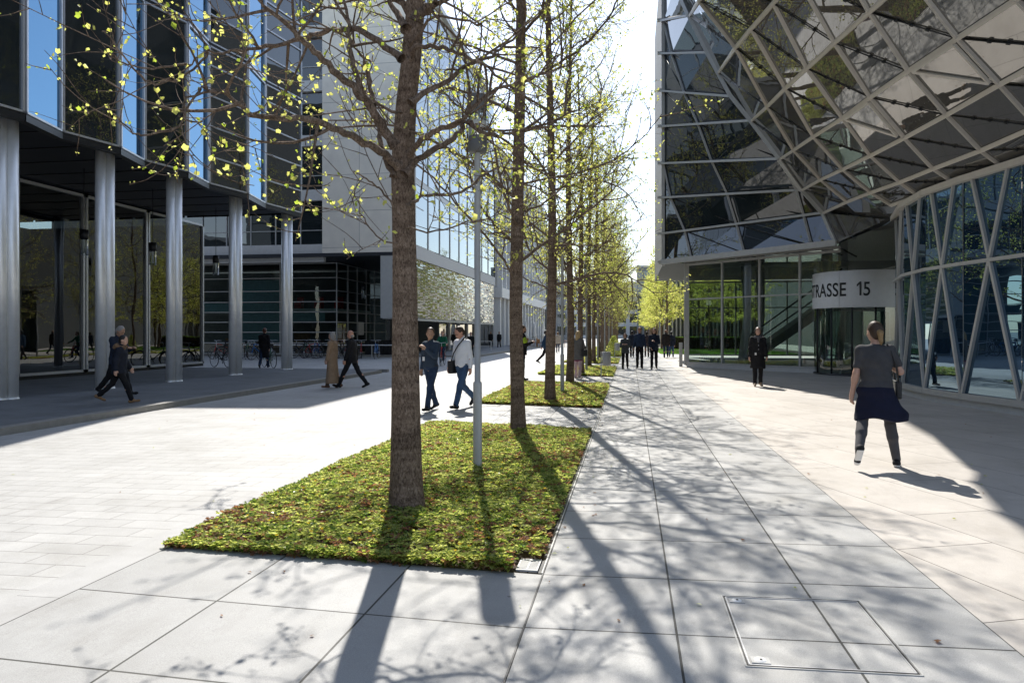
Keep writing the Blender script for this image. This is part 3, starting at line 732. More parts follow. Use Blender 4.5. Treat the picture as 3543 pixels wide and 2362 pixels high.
# the same lattice carried on beyond the picture, as one cladding part
EX = dict(NODE); NB = 15
for a in range(-5, 6):
    if a >= -1:
        bl = max(b2 for (a2, b2) in NODE if a2 == a); q = NODE[(a, bl)]; y, z = q.y, q.z
        for bb in range(bl + 1, NB):
            y -= 1.42; EX[(a, bb)] = Vector((xc(y, z), y, z))
    else:
        z = 9.45 + 1.35 * (-1 - a)
        for bb in range(1, NB): y = 18.6 - 1.42 * (bb - 1) - .12 * (-1 - a); EX[(a, bb)] = Vector((xc(y, z), y, z))
ex = MB()
for (a, bb), p in EX.items():
    q, r_, s_ = EX.get((a, bb + 1)), EX.get((a + 1, bb + 1)), EX.get((a + 1, bb))
    if q is None or r_ is None or s_ is None or all(k in NODE for k in ((a, bb), (a, bb + 1), (a + 1, bb + 1), (a + 1, bb))): continue
    for tri in ((p, q, r_), (p, r_, s_)): ex.add([t_ + nrm * random.uniform(-.012, .012) for t_ in tri], [(0, 1, 2)], 0)
    ex.tube([p + nrm * .02, r_ + nrm * .02], .013, 5, mi=2)
    for u_, v_ in ((p, q), (q, r_)): ex.bar(u_ + nrm * .02, v_ + nrm * .02, .06, .085, up=(v_ - u_).cross(nrm), mi=1)
partG(ex, "outer_cladding", [M['gD'], M['alud'], M['dark']])["kind"] = 'stuff'
# opened vents: thin extra frames inside two panes
for (a, bb) in ((2, 5), (2, 3)):
    p, q, r_ = NODE[(a, bb)], NODE[(a, bb + 1)], NODE[(a + 1, bb + 1)]
    c = (p + q + r_) / 3; m_ = MB()
    P3 = [c + (v_ - c) * .84 + nrm * .07 for v_ in (p, q, r_)]
    for i in range(3): lbar(m_, P3[i], P3[(i + 1) % 3], .06, .05)
    vf = partG(m_, "vent_frame", M['alud']); m2 = MB(); m2.add([v_ - nrm * .02 for v_ in P3], [(0, 1, 2)]); setp(m2.build("vent_pane", M['gD']), vf)
# body behind the lattice: leaning outer skin up to the eaves, closed roof and rear
sk = MB(); YS = [7.0, 8, 10.5, 12, 13.5, 15.3, 16.6, 17.6, 18.7, 20.5, 22.5, 25, 28, 31, 33.2]; ZS_ = [4.95, 8, 11, 14, 17, 20]
for y0_, y1_ in zip(YS[:-1], YS[1:]):
    for z0_, z1_ in zip(ZS_[:-1], ZS_[1:]):
        sk.quad(*[(xc(y_, z_) + .16, y_, z_) for y_, z_ in ((y0_, z0_), (y1_, z0_), (y1_, z1_), (y0_, z1_))])
partG(sk, "leaning_skin", M['gD'])
rf = MB()
for y0_, y1_ in zip(YS[:-1], YS[1:]):
    rf.quad((xc(y0_, 20) + .1, y0_, 20), (34, y0_, 20), (34, y1_, 20), (xc(y1_, 20) + .1, y1_, 20))
partG(rf, "roof", M['alu'])
# street-end facade: level lines and leaning mullions
LV = [(4.85, None), (6.15, (8.06, 31.5)), (7.8, (7.2, 32.4)), (9.37, (6.3, 32.6)), (11.06, (5.3, 33.0)), (12.7, (4.35, 33.3)), (14.4, (3.4, 33.45)), (15.9, (2.56, 33.5)), (17.6, (1.75, 33.5))]
LX, LY = 1.53, 33.5
ENDS = [Vector((7.3, 27.2, 4.85)), NODE[(4, 0)], NODE[(3, 0)], NODE[(2, 0)], NODE[(1, 0)], (NODE[(1, 0)] + NODE[(0, 0)]) / 2 + Vector((-.1, 0, 0)), NODE[(0, 0)].lerp(NODE[(-1, 0)], .35), NODE[(-1, 0)], Vector((1.85, 30.2, 16.0))]
def lev(k, f): return Vector((LX, LY, LV[k][0])).lerp(ENDS[k], f)
MUL = {0: [0, .2, .53, .885, 1], 1: [0, .16, .51, .90, 1], 2: [0, .06, .51, .965, 1], 3: [0, 0, .47, 1, 1], 4: [0, 0, .44, 1, 1], 5: [0, 0, .34, 1, 1], 6: [0, 0, .2, 1, 1], 7: [0, 0, 0, 1, 1], 8: [0, 0, 0, 1, 1]}
fn = Vector((-.70, -.71, 0))
for k in range(len(LV) - 1):
    m_ = MB(); A_, B_ = lev(k, 0), lev(k, 1)
    m_.bar(A_ + fn * .04 + Vector((-.16, 0, 0)), B_ + fn * .04, .10, .085 if k else .22); partG(m_, "level_beam", M['alu'])
    for j in range(4):
        a_, b_, c_, d_ = lev(k, MUL[k][j]), lev(k, MUL[k][j + 1]), lev(k + 1, MUL[k + 1][j + 1]), lev(k + 1, MUL[k + 1][j])
        if (b_ - a_).length < .05 and (c_ - d_).length < .05: continue
        m_ = MB(); e1, e2 = fn * random.uniform(-.01, .01), fn * random.uniform(-.01, .01)
        if (b_ - a_).length < .05: m_.add([a_, c_, d_ + e1], [(0, 1, 2)])
        elif (c_ - d_).length < .05: m_.add([a_, b_ + e1, c_], [(0, 1, 2)])
        else: m_.add([a_, b_, c_ + e1, d_ + e2], [(0, 1, 2), (0, 2, 3)])
        w = partG(m_, "facade_pane", M['gB'])
        r_ = MB()
        if j in (1, 2) and (b_ - a_).length > .3:
            r_.tube([d_ + fn * .05, b_ + fn * .05], .024, 6); setp(r_.build("seam_rod", M['dark']), w)
    for j in (1, 2, 3):
        if MUL[k][j] in (0, 1) and MUL[k + 1][j] in (0, 1): continue
        m_ = MB(); m_.bar(lev(k, MUL[k][j]) + fn * .045, lev(k + 1, MUL[k + 1][j]) + fn * .045, .085, .075, up=(1, 0, 0)); partG(m_, "mullion", M['alu'])
# edge beam between street-end facade and leaning lattice
m_ = MB()
EB = [lev(k, 1) for k in range(1, len(LV))]
for p, q in zip(EB[:-1], EB[1:]): m_.bar(p + fn * .06, q + fn * .06, .17, .16)
m_.bar(lev(0, 1), EB[0], .16, .16)
partG(m_, "edge_beam", M['alu'])
m_ = MB(); m_.box(LX - .12, LY - .10, 4.7, LX + .03, LY + .12, 20.0); partG(m_, "corner_post", M['alu'])
for z in (4.85, 6.15, 7.8, 9.37, 11.06, 12.7, 14.4, 15.9):
    m_ = MB(); m_.box(LX - .30, LY - .16, z - .05, LX - .12, LY + .02, z + .05); partG(m_, "bracket", M['alu'])
# gap pane between the flared lowest row and the lattice, underside to the lobby
m_ = MB(); m_.box(LX, LY + .05, 4.86, 34, LY + 12.4, 20); partG(m_, "rear_volume", M['interior'])
m_ = MB()
U = [(LX + .02, LY + .06), (lev(0, 1).x + .0, lev(0, 1).y), (7.4, 22.5), (6.95, 18.7), (7.55, 15.3), (7.8, 13.4), (20, 13), (20, 34)]
m_.add([(p[0], p[1], 4.80) for p in U], [tuple(range(len(U)))]); partG(m_, "underside", M['gD'])
m_ = MB(); e = [lev(0, 1), Vector((7.42, 22.5, 4.95)), NODE[(4, 0)], lev(1, 1)]
m_.add([e[0], e[1], e[2]], [(0, 1, 2)]); m_.add([e[0], e[2], e[3]], [(0, 1, 2)]); partG(m_, "entrance_pane", M['gD'])
# lobby glazing below
LG = [Vector((2.61, 33.7)), Vector((4.0, 32.45)), Vector((5.35, 31.15)), Vector((6.65, 29.85)), Vector((7.9, 28.9))]
def v3(p, z): return Vector((p.x, p.y, z))
def glaze(p, q, z0_, z1_, gm, nm, tz=None):
    a_, b_ = v3(p, z0_), v3(q, z0_); n_ = Vector(((q - p).y, -(q - p).x, 0)).normalized()
    m_ = MB(); m_.quad(a_, b_, v3(q, z1_), v3(p, z1_)); w = partG(m_, nm, gm)
    f_ = MB(); o_ = n_ * .03
    f_.bar(a_ + o_ + Vector((0, 0, .04)), b_ + o_ + Vector((0, 0, .04)), .12, .08); f_.bar(v3(p, z0_) + o_, v3(p, z1_) + o_, .10, .08, up=(q - p).to_3d() if hasattr(q - p, 'to_3d') else (1, 0, 0))
    if tz: f_.bar(v3(p, tz) + o_, v3(q, tz) + o_, .10, .06)
    f_.bar(v3(p, z1_ - .05) + o_, v3(q, z1_ - .05) + o_, .10, .10)
    setp(f_.build("frame", M['alu']), w)
for p, q in zip(LG[:-1], LG[1:]): glaze(p, q, .22, 4.78, M['gC'], "lobby_pane", 3.15)
glaze(Vector((3.3, 44)), LG[0], .22, 4.78, M['gC'], "lobby_pane", 3.15)
m_ = MB(); m_.box(2.45, 33.62, .22, 2.66, 33.84, 4.78); partG(m_, "corner_column", M['alu'])
m_ = MB()
for p, q in zip(LG[:-1], LG[1:]): m_.bar(v3(p, .13), v3(q, .13), .16, .18)
partG(m_, "plinth", M['offw'])
m_ = MB(); m_.add([(2.7, 33.75, .09), (7.9, 28.95, .09), (11.5, 29, .09), (20, 29, .09), (20, 46, .09), (3.4, 46, .09)], [(0, 1, 2, 3, 4, 5)]); partG(m_, "lobby_floor", M['intw'])
m_ = MB(); m_.box(12.5, 30, .1, 12.7, 45, 4.8); partG(m_, "lobby_wall", M['intw'])
for k in range(3): glaze(Vector((12.4 - 3.0 * k, 45.6)), Vector((9.4 - 3.0 * k, 45.6)), .22, 4.78, M['gC'], "added_rear_pane", 3.15)  # rear wall glazed to let sun in and brighten the lobby floor
for (x, y) in ((5.2, 35.2), (8.4, 33.6), (6.4, 38.5), (10, 37)):
    m_ = MB(); m_.tube([(x, y, .1), (x + .3, y + .2, 2.4), (x + .2, y, 4.8)], [.2, .17, .24], 14); partG(m_, "lobby_column", M['white'])
m_ = MB(); m_.bar((6.0, 39, .2), (9.8, 34.5, 3.6), 1.1, .22); partG(m_, "staircase", M['intw'])
for sgn in (-.55, .55):
    m_ = MB(); m_.bar((6.0 + sgn * .75, 39 + sgn * .65, 1.1), (9.8 + sgn * .75, 34.5 + sgn * .65, 4.5), .05, .06); partG(m_, "handrail", M['dark'])
# curved lattice-glazed wall near the camera
CV = [Vector(p) for p in ((9.9, 26.0), (8.6, 24.3), (7.55, 22.2), (6.98, 19.9), (6.86, 18.2), (7.05, 16.75), (7.42, 15.15), (7.75, 13.4), (8.15, 11.3), (8.9, 9.0))]
ZB0, ZT0, ZM = .26, 4.86, 3.12
for p, q in zip(CV[:-1], CV[1:]):
    d_ = (q - p); n_ = Vector((d_.y, -d_.x, 0)).normalized()
    if n_.dot(Vector((-1, -.3, 0))) < 0: n_ = -n_
    o_ = n_ * .03
    j = [random.uniform(-.02, .02) for _ in range(4)]
    m_ = MB(); a_, b_, c_, e_ = v3(p, ZB0) + n_ * j[0], v3(q, ZB0) + n_ * j[1], v3(q, ZT0) + n_ * j[2], v3(p, ZT0) + n_ * j[3]
    m_.add([a_, b_, c_, e_], [(0, 1, 2), (0, 2, 3)]); w = partG(m_, "curved_wall_pane", M['gE'])
    f_ = MB(); top = .80
    f_.bar(v3(p, ZB0) + o_, v3(p.lerp(q, top), ZT0) + o_, .06, .065, up=n_)
    f_.bar(v3(q, ZB0) + o_ * 1.04, v3(q.lerp(p, top), ZT0) + o_ * 1.04, .06, .065, up=n_)
    f_.bar(v3(p, ZM) + o_ * .98, v3(q, ZM) + o_ * .98, .08, .07)
    f_.bar(v3(p, ZB0 + .02) + o_ * .96, v3(q, ZB0 + .02) + o_ * .96, .13, .13)
    setp(f_.build("lattice_frame", M['alu']), w)
    m_ = MB(); m_.bar(v3(p, .15) + n_ * -.02, v3(q, .15) + n_ * -.02, .10, .22); partG(m_, "plinth", M['offw'])
    m_ = MB(); m_.bar(v3(p, ZT0 + .06) + o_, v3(q, ZT0 + .06) + o_, .20, .13); partG(m_, "head_band", M['alud'])
# revolving door under its curved sign band
DC = Vector((8.75, 29.1)); RD = 1.78
t = thing("revolving_door", "round glass revolving door under a curved white sign band", "door", (DC.x, DC.y, .06))
face = math.atan2(-DC.y, -DC.x)
def arc(mb, r, z0_, z1_, a0_, a1_, n=40, mi=0):
    vs_ = []
    for k in range(n + 1):
        a = a0_ + (a1_ - a0_) * k / n; vs_ += [(r * math.cos(a), r * math.sin(a), z0_), (r * math.cos(a), r * math.sin(a), z1_)]
    return mb.add(vs_, [(2 * k, 2 * k + 2, 2 * k + 3, 2 * k + 1) for k in range(n)], mi, True)
zb = -.06
m_ = MB(); m_.lathe([(RD, 2.55 + zb), (RD, 3.87 + zb), (RD - .05, 3.9 + zb), (.01, 3.9 + zb)], n=72); m_.lathe([(RD, 2.55 + zb), (.01, 2.56 + zb)], n=72)
band = m_.build("sign_band", M['white'], t)
seam = MB(); sa = face - R(26); seam.box(-.004, -.006, 2.56 + zb, .004, .006, 3.86 + zb)
so = seam.build("panel_seam", M['lamp']); so.location = ((RD + .002) * math.cos(sa), (RD + .002) * math.sin(sa), 0); setp(so, band)
def letters(body):
    cu = D.curves.new("lettering", 'FONT'); cu.body = body; cu.size = .70; cu.extrude = 0.004; cu.space_character = 1.06; cu.offset = .008
    to = link(D.objects.new("lettering_source", cu)); bpy.context.view_layer.update()
    me = D.meshes.new_from_object(to.evaluated_get(bpy.context.evaluated_depsgraph_get())); D.objects.remove(to); return me
def wrap(me, end):
    """bend flat lettering round the band so that it ends at angle 'end'"""
    xe = max(v.co.x for v in me.vertices); x0 = min(v.co.x for v in me.vertices)
    for v in me.vertices:
        a = end - (xe - v.co.x) * .76 / RD; r_ = RD + .006 + v.co.z
        v.co = (r_ * math.cos(a), r_ * math.sin(a), 2.97 + zb + v.co.y)
    me.materials.clear(); me.materials.append(M['dark']); setp(link(D.objects.new("lettering", me)), band)
    return end - (xe - x0) * .76 / RD
a_ = wrap(letters("5"), face + R(7.5)) - .035
one = MB(); one.add([(-.085, 0, -.004), (0, 0, -.004), (0, .505, -.004), (-.07, .505, -.004), (-.20, .40, -.004), (-.20, .315, -.004), (-.085, .40, -.004), (-.085, 0, .004), (0, 0, .004), (0, .505, .004), (-.07, .505, .004), (-.20, .40, .004), (-.20, .315, .004), (-.085, .40, .004)],
    [(7, 8, 9, 10, 11, 12, 13), (0, 1, 8, 7), (1, 2, 9, 8), (2, 3, 10, 9), (3, 4, 11, 10), (4, 5, 12, 11), (5, 6, 13, 12), (6, 0, 7, 13)])
me = D.meshes.new("lettering"); me.from_pydata(one.v, [], one.f); a_ = wrap(me, a_) - .20
wrap(letters("STRASSE"), a_)
for k, (a0_, a1_) in enumerate(((-95, -38), (-38, -12), (14, 52), (52, 95))):
    m_ = MB(); arc(m_, RD - .08, .06, 2.55 + zb, face + R(a0_), face + R(a1_), 14); m_.build("curved_pane", M['gC'], t)
m_ = MB()
for a in (-95, -66, -38, -12, 14, 52, 95):
    x, y = (RD - .08) * math.cos(face + R(a)), (RD - .08) * math.sin(face + R(a)); m_.tube([(x, y, 0), (x, y, 2.55 + zb)], .035, 8)
m_.lathe([(RD - .03, .0), (RD - .03, .06), (RD - .14, .06), (RD - .14, 0)], n=60)
m_.build("door_frame", M['dark'], t)
for k in range(3):
    a = face + R(25 + 120 * k); m_ = MB(); x, y = (RD - .15) * math.cos(a), (RD - .15) * math.sin(a)
    m_.quad((.03 * math.cos(a), .03 * math.sin(a), .08), (x, y, .08), (x, y, 2.48), (.03 * math.cos(a), .03 * math.sin(a), 2.48)); lf = m_.build("door_leaf", M['gC'], t)
    f_ = MB(); f_.bar((x, y, .08), (x, y, 2.45), .05, .05); f_.bar((0, 0, .09), (x, y, .09), .05, .07); f_.bar((0, 0, 2.43), (x, y, 2.43), .05, .07); setp(f_.build("leaf_frame", M['alu']), lf)

# ------------------------------------------------------------------ street lamps
t0 = None
for i in range(7):
    y = 8.2 + 10.6 * i; x = -1.76; lab = ["tallest looking grey lamp with glass cylinder, between the two closest trees",
        "grey post-top lamp in the second planter, behind the bearded man's trees", "third grey post-top lamp from the front, in the third planter",
        "fourth grey post-top lamp along the planter row", "fifth grey post-top lamp along the planter row", "sixth grey post-top lamp along the planter row", "last and farthest grey post-top lamp of the planter row"][i]
    if t0 is None:
        t = thing("street_lamp", lab, "street lamp", (x, y, .02), 0, "post-top lamps in the planters"); t0 = t
        m_ = MB(); m_.lathe([(.052, 0), (.052, 1.03), (.047, 1.05), (.036, 1.055), (.036, 3.74)], n=20); m_.build("post", M['lamp'], t)
        m_ = MB(); m_.lathe([(.001, 3.72), (.10, 3.725), (.110, 3.74), (.110, 3.91), (.104, 3.915), (.001, 3.915)], n=28); m_.build("lamp_base", M['capm'], t)
        m_ = MB(); m_.lathe([(.001, 4.22), (.104, 4.22), (.110, 4.225), (.110, 4.39), (.104, 4.40), (.001, 4.405)], n=28); m_.build("lamp_cap", M['capm'], t)
        m_ = MB(); m_.lathe([(.106, 3.915), (.106, 4.22)], n=28); m_.build("glass_cylinder", M['lens'], t)
        m_ = MB(); m_.lathe([(.102, 3.916), (.102, 4.09)], n=24); m_.build("diffuser", M['frost'], t)
        m_ = MB()
        for k in range(4):
            a = k * 1.57 + .5; m_.tube([(.07 * math.cos(a), .07 * math.sin(a), 3.92), (.07 * math.cos(a), .07 * math.sin(a), 4.22)], .009, 6)
        m_.build("rod", M['steel'], t)
    else: dup(t0, (x, y, .02), 0, lab)
# ------------------------------------------------------------------ bins, bollard, hedge, benches, umbrellas, tables
t = thing("litter_bin", "round grey litter bin on a thin post at the corner of the third planter", "bin", (-1.02, 25.75, .03), 0, "litter bins beside the path")
b0 = t
m_ = MB(); m_.box(-.02, -.012, 0, .02, .012, .93); m_.build("post", M['lamp'], t)
m_ = MB(); m_.lathe([(.001, .44), (.145, .44), (.15, .46), (.15, .92), (.14, .925), (.135, .90), (.13, .50), (.001, .5)], (.19, 0, 0), 26); m_.build("bin_body", M['lamp'], t)
m_ = MB(); m_.box(.02, -.015, .80, .06, .015, .84); m_.box(.02, -.015, .55, .06, .015, .59); m_.build("bracket", M['dark'], t)
dup(b0, (-1.0, 47.2, .02), 0, "second, farther grey litter bin beside the path, near the walking trio")
t = thing("bollard", "square grey bollard at the glass corner beside the path", "bollard", (2.33, 34.2, .05))
bevel(MB().box(-.075, -.075, 0, .075, .075, 1.10).build("post", M['lamp'], t), .008); MB().box(-.07, -.07, 1.10, .07, .07, 1.115).build("cap", M['alu'], t)
def leafbox(n, x0_, x1_, y0_, y1_, z0_, z1_, s, seed, surf=True):
    rng = np.random.RandomState(seed); p = np.stack([rng.uniform(x0_, x1_, n), rng.uniform(y0_, y1_, n), rng.uniform(z0_, z1_, n)], 1)
    q = rng.normal(size=(n, 3)); q /= np.linalg.norm(q, axis=1)[:, None]; r_ = np.cross(q, rng.normal(size=(n, 3))); r_ /= np.linalg.norm(r_, axis=1)[:, None]
    V = np.stack([p - q * s, p + r_ * s * .5, p + q * s, p - r_ * s * .5], 1).reshape(-1, 3); return V, np.arange(4 * n).reshape(-1, 4)
t = thing("hedge", "clipped green hedge behind the lawn on the right", "hedge", (6, 70, 0))
V, F = leafbox(9000, -2.6, 5, -.6, .6, .05, 1.25, .06, 4); npmesh("foliage", V, F, M['hedge'], parent=t)
MB().box(-2.55, -.5, .02, 4.95, .5, 1.15).build("twigs", M['soil'], t)
t = thing("fin_fence", "tall pale screen of upright fins behind the hedge", "fence", (6.5, 78, 0))
for k in range(24): MB().box(-3.4 + k * .42, -.2, 0, -3.25 + k * .42, .2, 7).build("fin", M['offw'], t)
MB().box(-3.5, .22, 0, 7, .4, 7.3).build("backing", M['interior'], t)
t = thing("bench", "white metal bench frame on the left pavement beyond the café", "bench", (-12.3, 60.5, PZ), R(8)); bch = t
for x in (-.5, .5):
    m_ = MB(); m_.bar((x, -.25, 0), (x, -.25, .75), .04, .04); m_.bar((x, .25, 0), (x, .25, .75), .04, .04); m_.bar((x, -.25, .73), (x, .25, .73), .04, .04); m_.build("leg", M['white'], t)
MB().box(-.52, -.27, .75, .52, .27, .79).build("seat", M['white'], t); MB().box(-.5, -.24, .32, .5, .24, .35).build("shelf", M['white'], t)
t = thing("cafe_parasol", "closed white parasol at the left of the café tables", "parasol", (-11.6, 80, PZ), 0, "closed white parasols"); pa = t
m_ = MB(); m_.tube([(0, 0, 0), (0, 0, 2.75)], .03, 8); m_.build("pole", M['alu'], t)
m_ = MB(); m_.tube([(0, 0, .85), (0, 0, 1.2), (0, 0, 2.0), (0, 0, 2.62), (0, 0, 2.7)], [.30, .26, .2, .07, .02], 10); m_.build("folded_canopy", M['fabricw'], t)
MB().box(-.3, -.3, 0, .3, .3, .06).build("base", M['lamp'], t)
for i, (x, y, l) in enumerate([(-10.9, 82, "closed white parasol, second from the left by the café tables"), (-10.0, 83, "closed white parasol, third from the left, taller by the tables"), (-9.2, 81.5, "closed white parasol at the right end of the café tables")]): dup(pa, (x, y, PZ), .3 * i, l, None, 1 + .06 * i)
t = thing("cafe_table", "wooden café table under the leftmost closed parasol", "table", (-11.8, 77.5, PZ), 0, "wooden café tables on the pavement"); tb = t
MB().box(-.45, -.45, .70, .45, .45, .75).build("tabletop", M['wood'], t)
for sx in (-.38, .38):
    for sy in (-.38, .38): MB().box(sx - .025, sy - .025, 0, sx + .025, sy + .025, .70).build("leg", M['wood'], t)
for i, (x, y) in enumerate([(-10.4, 77.8), (-9.0, 78.0), (-7.8, 77.4), (-6.6, 78)]):
    dup(tb, (x, y, PZ if x < -10.25 else 0), .1 * i, ["wooden café table between the second and third parasols", "wooden café table right of the third parasol", "wooden café table under the right end parasol", "wooden café table at the far right end of the terrace"][i])
t = thing("cafe_chair", "wooden café chair at one of the terrace tables", "chair", (-12.5, 77.2, PZ), 0, "wooden café chairs on the terrace"); chx = t
MB().box(-.22, -.22, .43, .22, .22, .47).build("seat", M['wood'], t); MB().box(-.22, .19, .47, .22, .22, .90).build("backrest", M['wood'], t)
for sx in (-.2, .2):
    for sy in (-.2, .2): MB().box(sx - .02, sy - .02, 0, sx + .02, sy + .02, .43).build("leg", M['wood'], t)
for i, (x, y) in enumerate([(-11.1, 76.9), (-9.7, 77.3), (-8.4, 77.0), (-7.2, 76.7), (-5.9, 77.4), (-10.4, 79), (-8.2, 79), (-6.4, 79)]): dup(chx, (x, y, PZ if x < -10.25 else 0), i * .9, "wooden café chair at one of the terrace tables")
# ------------------------------------------------------------------ bicycles
def bike(name, lab, fm, loc, rz):
    t = thing(name, lab, "bicycle", loc, rz, "bicycles parked by the café" if name == "bicycle" else None)
    for y in (-.53, .53):
        w = MB().ring((0, y, .34), .325, .017).build("tyre", M['black']); setp(w, t)
        m_ = MB(); m_.ring((0, y, .34), .305, .008, n=24, m=4)
        for k in range(14):
            a = k * math.pi / 7; m_.tube([(.02 if k % 2 else -.02, y, .34), (0, y + .3 * math.cos(a), .34 + .3 * math.sin(a))], .0022, 3, False)
        m_.tube([(-.05, y, .34), (.05, y, .34)], .02, 8); rr = m_.build("rim", M['steel']); setp(rr, w)
    m_ = MB(); bb_, st, hd, hb = (0, -.08, .30), (0, -.22, .80), (0, .36, .84), (0, .40, .70)
    for p, q, r_ in ((bb_, st, .016), (bb_, hb, .019), ((0, -.2, .74), hd, .016), (hd, hb, .02), (hb, (.04, .53, .34), .012), (hb, (-.04, .53, .34), .012),
                     (bb_, (.05, -.53, .34), .010), (bb_, (-.05, -.53, .34), .010), ((0, -.2, .74), (.05, -.53, .34), .008), ((0, -.2, .74), (-.05, -.53, .34), .008)):
        m_.tube([p, q], r_ * 1.35, 6)
    m_.build("frame", fm, t)
    m_ = MB(); m_.tube([(0, .36, .84), (0, .38, 1.0)], .013, 6); m_.tube([(-.29, .24, 1.02), (-.2, .36, 1.03), (0, .40, 1.01), (.2, .36, 1.03), (.29, .24, 1.02)], .012, 6); m_.build("handlebar", M['steel'], t)
    m_ = MB(); m_.tube([(0, -.36, .93), (0, -.27, .935), (0, -.12, .93)], [.07, .065, .02], 8); m_.tube([(0, -.22, .8), (0, -.25, .92)], .013, 6); m_.build("saddle", M['black'], t)
    m_ = MB(); m_.ring((.035, -.08, .30), .085, .01, n=16, m=4); m_.tube([(.05, -.08, .30), (.06, .02, .18)], .008, 5); m_.box(.06, -.02, .165, .13, .06, .18); m_.tube([(-.05, -.08, .30), (-.06, -.18, .42)], .008, 5); m_.box(-.13, -.22, .415, -.06, -.14, .43); m_.build("crank", M['dark'], t)
    m_ = MB(); a = [(0, -.53 + .36 * math.cos(R(q)), .34 + .36 * math.sin(R(q))) for q in range(20, 170, 15)]; m_.tube(a, .02, 5); m_.build("mudguard", M['dark'], t); t.scale = (1.12,) * 3
    return t
bkm = {'black': M['dark'], 'silver': M['steel'], 'red': M['red'], 'blue': plain("blue_enamel", (.03, .16, .42), .35), 'green': plain("green_enamel", (.02, .12, .07), .35)}
protos = {}
def place_bike(col, x, y, rz, lab, z=0.0):
    if col not in protos: protos[col] = bike("bicycle", lab, bkm[col], (x, y, z), rz)
    else: dup(protos[col], (x, y, z), rz, lab, None, 1.12)
place_bike('black', -18.9, 30.9, R(62), "black bicycle nearest the glass building's corner, seen side on")
place_bike('silver', -18.1, 30.6, R(28), "silver bicycle standing in front of the black one by the glass corner")
place_bike('green', -16.5, 30.9, R(48), "dark green bicycle behind the fourth pair of pillars")
rb = random.Random(4)
rows = [(-24.6, 'red'), (-24.0, 'black'), (-23.3, 'green'), (-22.5, 'black'), (-21.7, 'silver'), (-20.9, 'black'), (-20.2, 'red'), (-19.75, 'blue'), (-19.2, 'black'), (-18.7, 'silver'), (-18.2, 'black'), (-17.7, 'red'), (-17.2, 'black'), (-16.7, 'red'), (-15.6, 'blue'), (-22.1, 'blue'), (-20.55, 'green')]
rows.sort(); cn = {}
for x, c in rows:
    cn[c] = cn.get(c, 0) + 1; k = {1: "first", 2: "second", 3: "third", 4: "fourth", 5: "fifth", 6: "sixth"}[cn[c]]
    place_bike(c, x, 43.2 + rb.uniform(-.5, .3) - (2.5 if x < -21 else 0), R(rb.uniform(-35, 35)) + (math.pi if rb.random() < .4 else 0), f"{c} bicycle in the café rack, {k} {c} one from the left")
t = thing("bike_rack", "low pale rail of the bicycle rack in front of the café", "bike rack", (-19.5, 44.3, 0))
m_ = MB(); m_.bar((-6, 0, .82), (4.5, 0, .82), .05, .06)
m_.build("rail", M['white'], t)
for k in range(8): MB().bar((-6 + k * 1.5, 0, 0), (-6 + k * 1.5, 0, .79), .05, .05).build("post", M['alu'], t)
